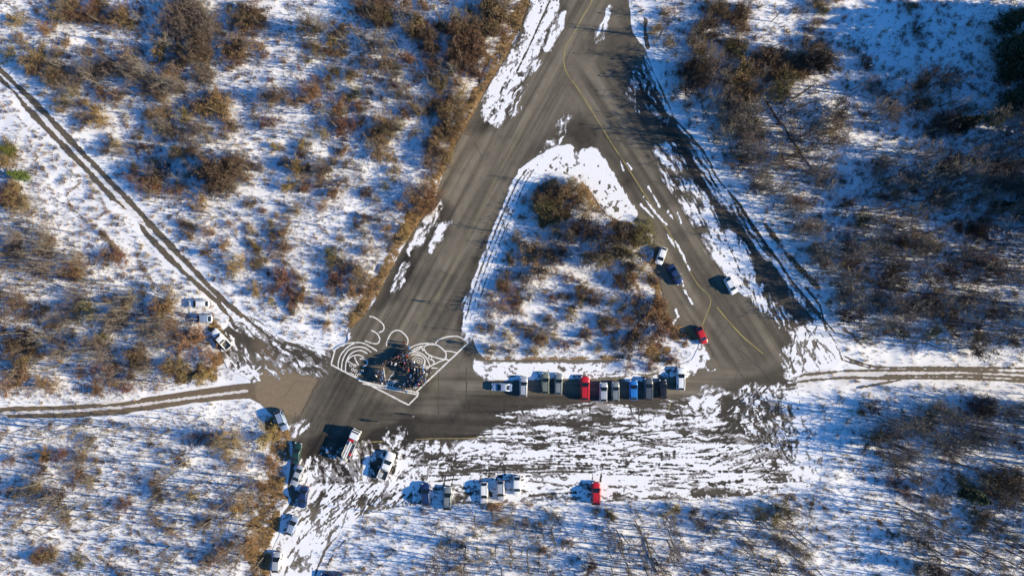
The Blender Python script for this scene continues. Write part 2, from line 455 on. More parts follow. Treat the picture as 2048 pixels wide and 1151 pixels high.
region([(1545, 600), (1570, 630), (1600, 660), (1600, 690), (1560, 650), (1540, 620)], 0.3, 14, 5, 58, 6, 20)
for p, w in (([(1281, 408), (1306, 435)], 4), ([(1286, 393), (1300, 412), (1316, 432), (1334, 450)], 3.5), ([(1296, 373), (1308, 393), (1319, 413)], 3.5), ([(1334, 468), (1349, 493)], 4),
             ([(1351, 483), (1365, 510), (1379, 540)], 4.5), ([(1369, 581), (1385, 608)], 5), ([(1361, 548), (1367, 572)], 3), ([(1336, 423), (1346, 438)], 4), ([(1240, 322), (1247, 340)], 3),
             ([(1256, 328), (1262, 338)], 5), ([(1352, 618), (1356, 632), (1345, 648), (1340, 644)], 4.5), ([(1388, 430), (1400, 450)], 3), ([(1355, 425), (1362, 445)], 3),
             ([(1487, 485), (1500, 505)], 4), ([(1450, 470), (1475, 490), (1490, 500)], 4), ([(735, 912), (731, 935), (728, 958)], 7.5), ([(1412, 735), (1417, 740)], 4), ([(1422, 742), (1430, 738)], 3)):
    add_line(p, w * (0.72 if w < 6 else 1.0), 1.5)
# corner by the right-hand track
def g_e(X, Y): return np.clip((X - 1548) / 60, 0.15, 0.95)
region([(1552, 700), (1575, 690), (1600, 655), (1640, 640), (1690, 712), (1700, 745), (1640, 742), (1590, 748), (1570, 735)], 0.6, 26, 5, 60, 4, 21, 0.2, g_e)
region([(1570, 745), (1640, 742), (1700, 740), (1700, 775), (1620, 775), (1560, 790), (1580, 765)], 0.7, 40, 5, -3, 4, 22)
# big snow sheet over the lower apron, torn by wheel tracks
def g_low(X, Y): return np.clip((Y - 815) / 80, 0.0, 1.0) * 0.46 + 0.34 - np.clip((X - 1420) / 150, 0, 1) * 0.25
region([(960, 872), (985, 840), (1040, 822), (1110, 812), (1200, 808), (1300, 815), (1390, 790), (1420, 790), (1440, 850), (1500, 880), (1560, 900), (1600, 940), (1600, 985), (1400, 970),
        (1100, 968), (1040, 952), (960, 960), (900, 965), (930, 900)], 0.8, 42, 4.5, 1, 6, 23, 0.34, g_low)
region([(795, 905), (830, 888), (960, 884), (1000, 900), (960, 962), (860, 975), (790, 965)], 0.70, 12, 6, -40, 5, 24, 0.4)
region([(1100, 880), (1540, 890), (1540, 955), (1100, 958)], 0.70, 45, 4, -5, 8, 25, 0.35)
region([(1380, 790), (1420, 775), (1470, 790), (1470, 860), (1380, 850)], 0.5, 16, 7, -30, 6, 26)
region([(1480, 775), (1560, 770), (1600, 800), (1630, 860), (1645, 960), (1600, 980), (1560, 920), (1500, 870), (1470, 820)], 0.60, 14, 6, 75, 6, 27, 0.35)

for p, w in (([(880, 945), (960, 940), (1040, 938), (1090, 936)], 6), ([(1000, 930), (1100, 927), (1200, 930)], 2.5), ([(1050, 945), (1130, 942), (1190, 943)], 5), ([(840, 985), (900, 965), (960, 958), (1040, 948)], 3),
             ([(1180, 985), (1300, 982), (1330, 975)], 3), ([(1380, 985), (1440, 978), (1506, 985)], 8), ([(1130, 895), (1250, 880), (1400, 885)], 2), ([(1260, 920), (1330, 880), (1440, 862)], 2), ([(1420, 930), (1500, 900), (1540, 870)], 3)):
    cut_line(p, w, 1.0)
region([(840, 962), (1000, 950), (1640, 945), (1610, 990), (1400, 1004), (1200, 1006), (860, 1012)], 0.72, 26, 5, 1, 4, 50, 0.4)
# car-park lane at the lower left
region([(640, 900), (800, 880), (800, 965), (760, 990), (640, 985), (610, 960)], 0.28, 12, 6, 70, 6, 29)
region([(600, 975), (860, 960), (860, 1010), (730, 1040), (640, 1110), (600, 1301), (535, 1301), (548, 1100), (562, 1040), (590, 1005)], 0.86, 28, 7, 118, 5, 30, 0.25)
region([(590, 925), (620, 915), (626, 960), (600, 985), (585, 965)], 0.8, 20, 4, 112, 3, 31)
region([(770, 860), (805, 855), (815, 890), (780, 905)], 0.3, 8, 6, 120, 5, 32)
region([(562, 1030), (612, 1020), (605, 1080), (560, 1150), (540, 1150), (546, 1100)], 0.9, 20, 8, 100, 4, 33)
region([(575, 855), (612, 838), (618, 850), (585, 880)], 0.5, 10, 4, 120, 3, 34)
# left apron and gravel-track mouth
region([(440, 640), (470, 615), (530, 645), (575, 680), (560, 690), (480, 660)], 0.5, 50, 5, 42, 5, 35, 0.2)
region([(440, 660), (480, 690), (500, 720), (520, 755), (500, 758), (456, 735)], 0.45, 16, 5, 55, 5, 36)
region([(456, 728), (520, 735), (516, 760), (500, 762)], 0.6, 20, 4, -25, 4, 37)
region([(550, 680), (650, 705), (660, 745), (600, 750), (540, 700)], 0.22, 18, 6, 35, 6, 38)
region([(590, 678), (640, 690), (695, 655), (700, 680), (668, 702), (640, 704)], 0.7, 16, 6, -30, 4, 39)
region([(630, 700), (690, 690), (697, 660), (660, 690)], 0.9, 16, 6, -40, 3, 40)
region([(520, 700), (580, 745), (560, 755), (510, 730)], 0.2, 14, 5, 42, 5, 41)
# slush along the left edge of the long taxiway
region([(862, 425), (885, 400), (893, 412), (870, 450), (845, 485), (822, 510), (815, 500), (835, 465)], 0.62, 16, 5, 118, 3, 42)
region([(882, 450), (908, 440), (890, 470), (865, 505), (853, 498)], 0.7, 14, 7, 118, 3, 43)
region([(805, 530), (820, 520), (805, 565), (785, 590), (780, 575)], 0.5, 14, 4, 118, 3, 44)
cut_line([(893, 408), (872, 445), (848, 490), (828, 525)], 4)
# wheel tracks scraped through the snow of the lower apron and the lane
def arc_pts(x, y, ang, L, curv, n=7):
    pts = [(x, y)]; a = R(ang)
    for k in range(n):
        x += math.cos(a) * L / n; y += math.sin(a) * L / n; a += R(curv) / n; pts.append((x, y))
    return pts
for k in range(60):
    x = RNG.uniform(800, 1420); y = RNG.uniform(850, 965); L = RNG.uniform(60, 260); cv = RNG.normal() * 9; a0 = RNG.normal() * 4
    for o_ in ((0, 17) if k % 3 == 0 else (0,)): cut_line(arc_pts(x, y + o_, a0, L, cv), RNG.uniform(1.0, 2.6), 1.7)
for k in range(20):
    x = RNG.uniform(1380, 1520); y = RNG.uniform(800, 950)
    for o_ in (0, 17): cut_line(arc_pts(x + o_ * 0.5, y + o_, RNG.uniform(-50, -15), RNG.uniform(60, 170), RNG.uniform(-10, 45)), RNG.uniform(1.0, 2.2), 1.8)
for k in range(22):
    x = RNG.uniform(1480, 1600); y = RNG.uniform(790, 900)
    for o_ in (0,): cut_line(arc_pts(x + o_, y, RNG.uniform(35, 75), RNG.uniform(40, 120), RNG.uniform(-30, 25)), RNG.uniform(1.2, 3.2), 1.7)
for k in range(14): cut_line(arc_pts(RNG.uniform(1500, 1560), RNG.uniform(940, 965), RNG.uniform(-5, 18), RNG.uniform(60, 110), RNG.uniform(-40, -10)), RNG.uniform(1.2, 3.5), 1.3)
for k in range(26):
    x = RNG.uniform(640, 850); y = RNG.uniform(965, 1010)
    for o_ in (0, 16): cut_line(arc_pts(x + o_, y, RNG.uniform(110, 150), RNG.uniform(60, 170), RNG.uniform(-35, 15)), RNG.uniform(1.2, 3.2), 1.6)
for k in range(20):
    x = RNG.uniform(1320, 1470); y = RNG.uniform(300, 520)
    cut_line(arc_pts(x, y, RNG.uniform(52, 64), RNG.uniform(40, 120), RNG.normal() * 8), RNG.uniform(1.0, 2.4), 1.6)
for k in range(18): cut_line(arc_pts(RNG.uniform(1580, 1640), RNG.uniform(650, 700), RNG.uniform(40, 120), RNG.uniform(30, 80), RNG.uniform(-40, 0)), RNG.uniform(1.0, 2.6), 1.4)
for (cx_, cy_) in ((1047, 800), (1170, 805), (1267, 808), (1362, 790), (968, 962), (1000, 960), (1192, 962), (895, 972)):
    for o_ in (-8, 8): cut_line(arc_pts(cx_ + o_, cy_, 80 if cy_ < 900 else -80, RNG.uniform(30, 60), RNG.uniform(-50, 50)), 2.0, 1.4)
region([(1585, 775), (1660, 770), (1680, 960), (1640, 1000), (1560, 1000), (1585, 960), (1600, 900), (1585, 840)], 0.80, 14, 7, 60, 9, 28, 0.4)
for pts_, w_ in (([(1388, 986), (1440, 984), (1500, 989)], 17), ([(1420, 968), (1485, 960)], 7), ([(1060, 990), (1150, 984)], 5)): cut_line(pts_, w_, 1.5)
SN = np.minimum(SN, np.clip(blur(pave, 2) * 2 - 0.55, -1, 1))      # stays on the pavement
for (x, y, r) in ((540, 738, 9), (850, 985, 0)):
    pass

# --- what shows through the snow away from the pavement
lit = np.full((NY, NX), 0.24, np.float32)
tan = np.zeros((NY, NX), np.float32)
dirt = np.zeros((NY, NX), np.float32)
def brush(arr, pts, w, v, soft=None):
    sl, X, Y, d = dist(pts, w + 20)
    m = np.clip((w * (0.5 + (n_mid[sl] - 0.5) * 0.9) - d) / (soft or max(3, w * 0.35)) + 0.5, 0, 1)
    arr[sl] = np.maximum(arr[sl], m * v * np.clip(0.35 + n_mid[sl] * 0.7 + n_fine[sl] * 0.6, 0, 1.1))
def fillp(arr, pts, v, soft=8, mode='set'):
    sl, X, Y, m = poly(pts, soft)
    arr[sl] = arr[sl] * (1 - m) + v * m
WOODS = {   # zone: polygon, bare trees per square metre, mean height, litter
    'nw': ([(-150, -150), (1050, -150), (1040, 0), (960, 170), (880, 330), (700, 640), (560, 650), (420, 540), (180, 280), (-150, 40)], 0.05, 6.0, 0.26),
    'nw_a': ([(60, 80), (360, 80), (420, 210), (250, 250), (90, 180)], 0.10, 6.0, 0.30),
    'nw_b': ([(250, 260), (490, 250), (480, 420), (300, 400)], 0.09, 6.0, 0.30),
    'nw_c': ([(640, 30), (960, 0), (900, 300), (700, 300), (640, 200)], 0.05, 6.5, 0.26),
    'w': ([(-150, 440), (100, 430), (260, 560), (400, 630), (450, 730), (380, 770), (-150, 790)], 0.16, 7.5, 0.34),
    'sw': ([(-150, 850), (500, 815), (540, 900), (540, 1301), (-150, 1301)], 0.10, 8.0, 0.30),
    's': ([(880, 1025), (1600, 1015), (1690, 1301), (830, 1301)], 0.13, 9.0, 0.32),
    'se': ([(1710, 815), (2198, 800), (2198, 1301), (1890, 1301), (1770, 960)], 0.19, 9.5, 0.34),
    'e': ([(1400, 260), (1560, 190), (1700, 180), (2198, 240), (2198, 700), (1720, 690), (1660, 570), (1560, 430), (1430, 300)], 0.24, 8.5, 0.37),
    'ne': ([(1290, -150), (1700, -150), (1680, 110), (1500, 260), (1370, 220), (1310, 80)], 0.07, 6.5, 0.27),
    'isle': ([(1060, 370), (1160, 370), (1210, 440), (1300, 480), (1330, 640), (1300, 715), (975, 710), (960, 640), (1010, 480)], 0.07, 5.0, 0.27)}
for k, (pts, dn, h, lv) in WOODS.items(): fillp(lit, pts, lv, 12)
lit += (n_big - 0.5) * 0.30 + (n_mid - 0.5) * 0.12
clean = np.zeros((NY, NX), np.float32)
for ci, pts in enumerate(([(-150, 120), (0, 180), (130, 305), (300, 475), (400, 585), (436, 640), (405, 605), (345, 570), (290, 530), (270, 490), (182, 446), (75, 335), (40, 290), (-150, 190)],
            [(-150, -30), (0, 100), (150, 265), (300, 400), (440, 545), (540, 640), (520, 650), (400, 560), (160, 305), (-150, 60)],
            [(1650, 700), (1800, 690), (2198, 715), (2198, 785), (1900, 785), (1760, 800), (1640, 850), (1600, 770), (1690, 740)],
            [(1640, 780), (1740, 810), (1760, 950), (1800, 1301), (1700, 1301), (1650, 1000)],
            [(1290, -150), (1290, 90), (1345, 230), (1405, 290), (1540, 480), (1600, 560), (1700, 700), (1650, 640), (1500, 420), (1380, 220), (1320, 100), (1310, -150)],
            [(1520, -20), (1700, 0), (2000, 20), (1980, 140), (1700, 140), (1640, 80), (1530, 60)],
            [(700, 900), (860, 1010), (840, 1301), (600, 1301), (640, 1100)],
            [(530, -150), (660, -150), (600, 60), (540, 30)])):
    fillp(lit, pts, 0.05 if ci < 3 else 0.14, 8)
    if ci < 3: fillp(clean, pts, 1.0, 4)
for pts in ([(1055, -150), (1050, -10), (1030, 55), (988, 140), (948, 210), (922, 265), (903, 320), (882, 375), (850, 415), (818, 455), (790, 505), (763, 555), (735, 600), (712, 635)],):
    brush(lit, pts, 40, 0.62); brush(tan, pts, 46, 0.95)
for pts, w in (([(1165, 367), (1200, 412), (1250, 455), (1300, 495), (1312, 560), (1325, 620), (1350, 660), (1380, 665)], 42), ([(555, 835), (560, 900), (552, 960), (540, 1020), (515, 1080), (520, 1301)], 56),
               ([(435, 660), (440, 710), (420, 742), (360, 762)], 32), ([(1100, 385), (1110, 430)], 50), ([(1300, 690), (1330, 720)], 36)):
    brush(lit, pts, w, 0.6); brush(tan, pts, w, 0.85)
for pts, w, v, t in (([(962, 716), (1100, 717), (1246, 714)], 9, .75, .5), ([(905, 1004), (1060, 1006)], 16, .65, .6), ([(1064, 985), (1110, 982), (1150, 978)], 9, .7, .1), ([(1150, 995), (1260, 998), (1340, 990)], 13, .7, .1),
                     ([(-20, 180), (0, 200), (35, 232), (82, 282), (112, 318), (160, 360)], 5, .62, .3), ([(160, 360), (212, 415), (250, 453), (277, 480)], 3.5, .6, .3), ([(200, 395), (215, 420)], 9, .6, .2), ([(160, 365), (132, 390)], 6, .7, .4),
                     ([(215, 420), (182, 448)], 5, .65, .3), ([(85, 303), (65, 328), (72, 340), (107, 383)], 6, .62, .5), ([(133, 392), (140, 410), (176, 446)], 9, .75, .6), ([(297, 475), (272, 510)], 5, .6, .4),
                     ([(205, 470), (240, 505)], 14, .65, .3), ([(275, 520), (305, 570)], 14, .65, .3), ([(-20, 300), (20, 330), (15, 400), (45, 430)], 50, .5, .5), ([(20, 235), (60, 275)], 4, .6, .3),
                     ([(-60, 780), (100, 778), (250, 775), (400, 755)], 26, .5, .5), ([(430, 800), (510, 805)], 8, .5, .3), ([(1360, 350), (1392, 410)], 4, .4, 0), ([(1525, 440), (1547, 471), (1573, 505), (1594, 532), (1616, 553), (1637, 575)], 11, .75, .1),
                     ([(1691, 658), (1705, 668), (1721, 686)], 11, .8, .1), ([(1425, 250), (1405, 215), (1400, 190)], 10, .7, .1), ([(1696, 895), (1700, 920)], 5, .8, 0), ([(1706, 935), (1719, 955)], 6, .8, 0), ([(1755, 1038), (1785, 1068)], 9, .8, 0),
                     ([(1556, 985), (1585, 995)], 20, .7, .2), ([(1586, 1000), (1600, 1010)], 14, .7, .3), ([(1608, 1000), (1622, 1008)], 16, .7, 0), ([(1702, 1075), (1722, 1105)], 13, .65, .1), ([(1785, 1095), (1795, 1130)], 7, .7, 0),
                     ([(740, 1028), (790, 1012)], 5, .6, 0), ([(845, 1040), (880, 1022)], 5, .7, .1), ([(1900, 780), (1930, 770), (1950, 780)], 8, .6, .2), ([(600, 640), (660, 645), (700, 650)], 4, .6, .4)):
    brush(lit, pts, w, v * 0.74, 5.0); brush(tan, pts, w + 4, t)
brush(dirt, [(1560, 762), (1700, 748), (1900, 747), (2198, 755)], 30, 0.55, 8)
brush(dirt, [(1600, 775), (1700, 768), (2198, 782)], 20, 0.25, 8)
brush(dirt, [(-150, 52), (0, 147), (137, 290), (312, 465), (430, 592)], 26, 0.35, 8)
brush(dirt, [(-150, 826), (120, 824), (300, 806), (500, 781)], 20, 0.6, 5)

# --- damp with painted tree shade, soil and tone of the asphalt
wet_shade = np.zeros((NY, NX), np.float32)
soil = np.zeros((NY, NX), np.float32)
for pts, v, s in (([(1180, 60), (1262, 60), (1300, 150), (1400, 300), (1330, 330), (1240, 250)], .6, 16), ([(1330, 430), (1470, 600), (1540, 720), (1500, 770), (1440, 700), (1380, 560)], .5, 14), ([(560, 700), (700, 690), (760, 760), (700, 860), (620, 900), (560, 800)], .5, 16), ([(1255, 125), (1300, 140), (1345, 230), (1400, 300), (1530, 470), (1640, 640), (1575, 715), (1520, 600), (1440, 440), (1330, 300), (1262, 245)], .8, 8),  # right arm outlines: damp asphalt with the trees' shade painted in
                  ([(1240, 240), (1330, 300), (1440, 440), (1520, 600), (1480, 600), (1400, 470), (1300, 330)], .5, 12),
                  ([(930, 795), (1000, 785), (1390, 795), (1440, 770), (1570, 725), (1620, 800), (1650, 960), (1500, 1000), (830, 1000), (620, 1010), (580, 960), (590, 890), (650, 855), (720, 870), (800, 830), (905, 830)], .8, 8),
                  ([(590, 870), (700, 880), (760, 1000), (600, 1010)], .95, 14), ([(690, 820), (740, 795), (800, 818), (880, 835), (880, 870), (700, 880), (650, 860)], .62, 8),
                  ([(500, 640), (560, 680), (660, 700), (655, 745), (600, 748), (530, 720), (480, 700), (450, 740), (440, 660)], .7, 8), ([(450, 690), (500, 730), (515, 760), (470, 745)], .8, 6),
                  ([(1068, -150), (1060, 0), (1012, 115), (925, 265), (945, 270), (1010, 250), (1066, 130), (1130, 40), (1135, -150)], .75, 7), ([(1060, 290), (1160, 235), (1230, 270), (1270, 350), (1300, 440), (1280, 430), (1210, 320), (1120, 288), (1040, 335)], .5, 8),
                  ([(885, 390), (910, 420), (900, 470), (850, 510), (800, 600), (745, 625), (770, 570), (830, 460)], .75, 6), ([(1175, 60), (1200, 60), (1195, 115), (1180, 112)], .6, 6), ([(640, 735), (690, 745), (690, 762), (640, 755)], .6, 4),
                  ([(930, 570), (965, 480), (950, 560), (930, 640), (945, 720), (925, 715), (912, 640)], .6, 5), ([(1230, -150), (1262, -150), (1262, 60), (1290, 130), (1240, 60)], .4, 8), ([(830, 780), (860, 740), (870, 760), (830, 830), (800, 825)], .5, 6)):
    sl, X, Y, m = poly(pts, s); wet_shade[sl] = np.maximum(wet_shade[sl], m * v)
sl, X, Y, m = poly([(515, 742), (560, 735), (640, 755), (602, 832), (545, 828), (505, 800)], 4); soil[sl] = m * 0.9; wet_shade[sl] *= (1 - m * 0.8)
sl, X, Y, m = poly([(490, 660), (520, 655), (560, 720), (600, 745), (560, 750), (520, 720)], 5); soil[sl] = np.maximum(soil[sl], m * 0.6); wet_shade[sl] *= (1 - m * 0.4)
tone = np.full((NY, NX), 0.5, np.float32)
def streak(pts, ang, soft=10, L=160, Wd=7, seed=0):
    sl, X, Y, m = poly(pts, soft)
    a = R(ang); u = X * math.cos(a) + Y * math.sin(a); v = -X * math.sin(a) + Y * math.cos(a)
    n = fbm(u / L, v / Wd, 60 + seed, 3)
    tone[sl] = tone[sl] * (1 - m) + (0.53 + (n - 0.5) * 1.4) * m
streak([(1000, -150), (1260, -150), (1200, 120), (1100, 260), (930, 640), (600, 1000), (560, 860), (760, 580)], 119, 20, 200, 8, 1)
streak([(1140, 150), (1300, 100), (1660, 660), (1600, 760), (1400, 720), (1300, 500)], 57, 20, 200, 8, 2)
streak([(900, 740), (1640, 740), (1640, 1000), (600, 1000), (760, 820)], 1, 20, 200, 8, 3)
tone += (n_big - 0.5) * 0.25
wet_shade += np.clip((n_big - 0.60) * 2.5, 0, 0.4) * (blur(pave, 6) > 0.8)

tan += np.clip((n_big - 0.46) * 2.2, 0, 0.55) * (1 - pave)
def samp(a, x, y):
    """bilinear sample of a raster at photograph pixels"""
    u = np.clip(np.asarray(x, np.float32) + MG, 0, NX - 1.01); v = np.clip(np.asarray(y, np.float32) + MG, 0, NY - 1.01)
    i = u.astype(np.int32); j = v.astype(np.int32); fu = u - i; fv = v - j
    return (a[j, i] * (1 - fu) + a[j, i + 1] * fu) * (1 - fv) + (a[j + 1, i] * (1 - fu) + a[j + 1, i + 1] * fu) * fv
pave_b = blur(np.maximum(pave, (road > 0).astype(np.float32)), 10)
rel = np.clip(1 - pave_b * 1.6, 0, 1)
hgt = ((n_big - 0.5) * 0.8 + (n_mid - 0.5) * 0.16) * rel
hgt = np.where(rel > 0, np.maximum(hgt, -0.5), 0)
hgt = blur(hgt.astype(np.float32), 2)
def ground_z(x, y): return float(samp(hgt, x, y))

# ------------------------------------------------------------------ raster -> mesh
def make_mesh(name, verts, faces, mat=None, smooth=False):
    me = bpy.data.meshes.new(name)
    me.from_pydata(verts.tolist() if hasattr(verts, 'tolist') else verts, [], faces.tolist() if hasattr(faces, 'tolist') else faces)
    if mat is not None: me.materials.append(mat)
    if smooth: me.polygons.foreach_set('use_smooth', [True] * len(me.polygons))
    me.update()
    return me
def march(F, step, z, merge, skirt):
    """outline of F > 0 as a flat sheet at height z, with a skirt going down to z - skirt"""
    f = F[::step, ::step]
    ny, nx = f.shape
    b = f > 0
    code = (b[:-1, :-1] * 1 + b[:-1, 1:] * 2 + b[1:, 1:] * 4 + b[1:, :-1] * 8).astype(np.int32)
    quads = []; tris = []; side = []
    if merge:
        full = (code == 15)
        p = np.zeros((ny - 1, nx + 1), np.int8); p[:, 1:nx] = full
        d = np.diff(p, axis=1)
        js, i0 = np.nonzero(d == 1); _, i1 = np.nonzero(d == -1)
        quads.append(np.stack([np.stack([i0, js], 1), np.stack([i1, js], 1), np.stack([i1, js + 1], 1), np.stack([i0, js + 1], 1)], 1).astype(np.float32))
    else:
        js, is_ = np.nonzero(code == 15)
        quads.append(np.stack([np.stack([is_, js], 1), np.stack([is_ + 1, js], 1), np.stack([is_ + 1, js + 1], 1), np.stack([is_, js + 1], 1)], 1).astype(np.float32))
    corner = [(0, 0), (1, 0), (1, 1), (0, 1)]
    for cs in range(1, 15):
        js, is_ = np.nonzero(code == cs)
        if len(js) == 0: continue
        v = [f[js + cy, is_ + cx] for cx, cy in corner]
        ring = []; cross = []
        for k in range(4):
            k2 = (k + 1) % 4
            c0 = np.stack([is_ + corner[k][0], js + corner[k][1]], 1).astype(np.float32)
            c1 = np.stack([is_ + corner[k2][0], js + corner[k2][1]], 1).astype(np.float32)
            in0 = bool(cs >> k & 1); in1 = bool(cs >> k2 & 1)
            if in0: ring.append(c0)
            if in0 != in1:
                t = (v[k] / (v[k] - v[k2] + 1e-12))[:, None]
                e = c0 + (c1 - c0) * np.clip(t, 0.02, 0.98)
                ring.append(e); cross.append(e)
        for k in range(1, len(ring) - 1): tris.append(np.stack([ring[0], ring[k], ring[k + 1]], 1))
        for k in range(0, len(cross) - 1, 2): side.append(np.stack([cross[k], cross[k + 1]], 1))
    q = np.concatenate(quads) if quads else np.zeros((0, 4, 2), np.float32)
    t = np.concatenate(tris) if tris else np.zeros((0, 3, 2), np.float32)
    s = np.concatenate(side) if side else np.zeros((0, 2, 2), np.float32)
    allv = np.concatenate([q.reshape(-1, 2), t.reshape(-1, 2)]) * step - MG
    uq, inv = np.unique(np.round(allv * 64).astype(np.int64), axis=0, return_inverse=True)
    inv = inv.reshape(-1)
    px = uq / 64.0
    v3 = np.stack([(px[:, 0] - 1024) * S, (575.5 - px[:, 1]) * S, np.full(len(px), z)], 1)
    fq = inv[:len(q) * 4].reshape(-1, 4)[:, ::-1]; ft = inv[len(q) * 4:].reshape(-1, 3)[:, ::-1]
    faces = fq.tolist() + ft.tolist()
    if skirt > 0:
        n0 = len(v3)
        sp = s * step - MG
        a = np.stack([(sp[..., 0] - 1024) * S, (575.5 - sp[..., 1]) * S], -1)
        top = np.concatenate([a, np.full((*a.shape[:2], 1), z)], -1); bot = np.concatenate([a, np.full((*a.shape[:2], 1), z - skirt)], -1)
        vv = np.stack([top[:, 0], top[:, 1], bot[:, 1], bot[:, 0]], 1).reshape(-1, 3)
        v3 = np.concatenate([v3, vv])
        px = np.concatenate([px, np.stack([sp[:, 0], sp[:, 1], sp[:, 1], sp[:, 0]], 1).reshape(-1, 2)])
        faces += (np.arange(len(vv)).reshape(-1, 4) + n0).tolist()
    return v3, faces, px
def add_attr(me, name, vals):
    a = me.attributes.new(name, 'FLOAT', 'POINT')
    a.data.foreach_set('value', np.asarray(vals, np.float32))
def ground_sheets():
    xs = np.concatenate([[-9000, -4000, -1800, -900, -500, -300, -200], np.arange(-147, 2048 + 147, 3), [2250, 2350, 2550, 2900, 3800, 6000, 11000]]).astype(np.float32)
    ys = np.concatenate([[-9000, -4000, -1800, -900, -500, -300, -200], np.arange(-147, 1151 + 147, 3), [1350, 1450, 1650, 2000, 2900, 5000, 10000]]).astype(np.float32)
    X, Y = np.meshgrid(xs, ys)
    z = samp(hgt, X, Y)
    far = np.clip(np.maximum(np.maximum(-X, X - 2048), np.maximum(-Y, Y - 1151)) / 140, 0, 1)
    z = z * (1 - far)
    v = np.stack([(X - 1024) * S, (575.5 - Y) * S, z], -1).reshape(-1, 3)
    nx, ny = len(xs), len(ys)
    idx = np.arange(nx * ny).reshape(ny, nx)
    fc = np.stack([idx[1:, :-1], idx[1:, 1:], idx[:-1, 1:], idx[:-1, :-1]], -1).reshape(-1, 4)
    me = make_mesh('snowy_ground', v, fc, M['terrain'], True)
    for n, a in (('litter', lit), ('tan', tan), ('dirt', dirt)): add_attr(me, n, np.where(far > 0.999, {'litter': 0.30, 'tan': 0.2, 'dirt': 0.0}[n], samp(a, X, Y)).reshape(-1))
    tag(obj('snowy_ground', me), kind='structure')
    v, fc, px = march(pave_s, 2, 0.03, False, 0.06)
    me = make_mesh('asphalt_pavement', v, fc, M['asphalt'])
    for n, a in (('wet_shade', wet_shade), ('soil', soil), ('tone', tone)): add_attr(me, n, samp(a, px[:, 0], px[:, 1]))
    pv = tag(obj('asphalt_pavement', me), kind='structure')
    r2 = np.where(pave_s > 0.1, -1, road)
    v, fc, px = march(r2, 1, 0.024, True, 0.05)
    me = make_mesh('gravel_track', v, fc, M['asphalt'])
    gsoil = np.where(px[:, 1] > 700, np.where(px[:, 0] < 700, 0.85, 0.35), 0.30)
    add_attr(me, 'wet_shade', np.full(len(px), 0.35)); add_attr(me, 'soil', gsoil); add_attr(me, 'tone', samp(tone, px[:, 0], px[:, 1]))
    tag(obj('gravel_track', me), kind='structure')
    v, fc, px = march(SN + 0.085 + (n_mid - 0.5) * 0.16 + (n_tiny - 0.5) * 0.06, 1, 0.045, True, 0.015)
    tag(obj('slush', make_mesh('slush', v, fc, M['slush'])), 'thin grey slush round the snow patches on the asphalt', 'slush', kind='stuff')
    v, fc, px = march(SN, 1, 0.065, True, 0.035)
    me = make_mesh('snow_patches', v, fc, M['snow'])
    o = tag(obj('snow_patches', me), 'torn white snow patches lying on the dark asphalt', 'snow', kind='stuff')
    return pv
PAVEMENT = ground_sheets()
print('ground', round(time.time() - T0, 1), 's', flush=True)
# ------------------------------------------------------------------ painted lines, seams and the big line drawing
def smooth_line(pts, n=6):
    """Catmull-Rom through the traced points"""
    p = [np.array(q, float) for q in pts]
    if len(p) < 3: return p
    closed = np.allclose(p[0], p[-1])
    out = []
    for i in range(len(p) - 1):
        p0 = p[i - 1] if i > 0 else (p[-2] if closed else 2 * p[0] - p[1])
        p1, p2 = p[i], p[i + 1]
        p3 = p[i + 2] if i + 2 < len(p) else (p[1] if closed else 2 * p[-1] - p[-2])
        for k in range(n):
            t = k / n
            out.append(0.5 * ((2 * p1) + (-p0 + p2) * t + (2 * p0 - 5 * p1 + 4 * p2 - p3) * t * t + (-p0 + 3 * p1 - 3 * p2 + p3) * t ** 3))
    out.append(p[-1])
    return out
def ribbon(name, pts, w, z, mat, parent=None, wob=0.0, wvar=0.15, th=0.004):
    """a painted stroke of width w metres along pixel points"""
    p = np.array([W(q[0], q[1])[:2] for q in pts])
    d = np.gradient(p, axis=0); d /= (np.linalg.norm(d, axis=1)[:, None] + 1e-9)
    nrm = np.stack([-d[:, 1], d[:, 0]], 1)
    ww = w * (1 + RNG.uniform(-wvar, wvar, len(p)))[:, None] * 0.5
    p = p + nrm * RNG.normal(0, 1, len(p))[:, None] * wob
    a = p + nrm * ww; b = p - nrm * ww
    n = len(p)
    zt = np.full((n, 1), z)
    v = np.concatenate([np.hstack([a, zt]), np.hstack([b, zt]), np.hstack([a, zt - th]), np.hstack([b, zt - th])])
    f = []
    for i in range(n - 1):
        f.append((i, n + i, n + i + 1, i + 1))
        f.append((2 * n + i, i, i + 1, 2 * n + i + 1)); f.append((n + i, 3 * n + i, 3 * n + i + 1, n + i + 1))
    me = make_mesh(name, v, f, mat)
    o = obj(name, me, parent)
    return o
def dense(pts, step=8):
    out = []
    for a, b in zip(pts[:-1], pts[1:]):
        L = math.hypot(b[0] - a[0], b[1] - a[1]); n = max(1, int(L / step))
        for k in range(n): out.append((a[0] + (b[0] - a[0]) * k / n, a[1] + (b[1] - a[1]) * k / n))
    out.append(pts[-1]); return out
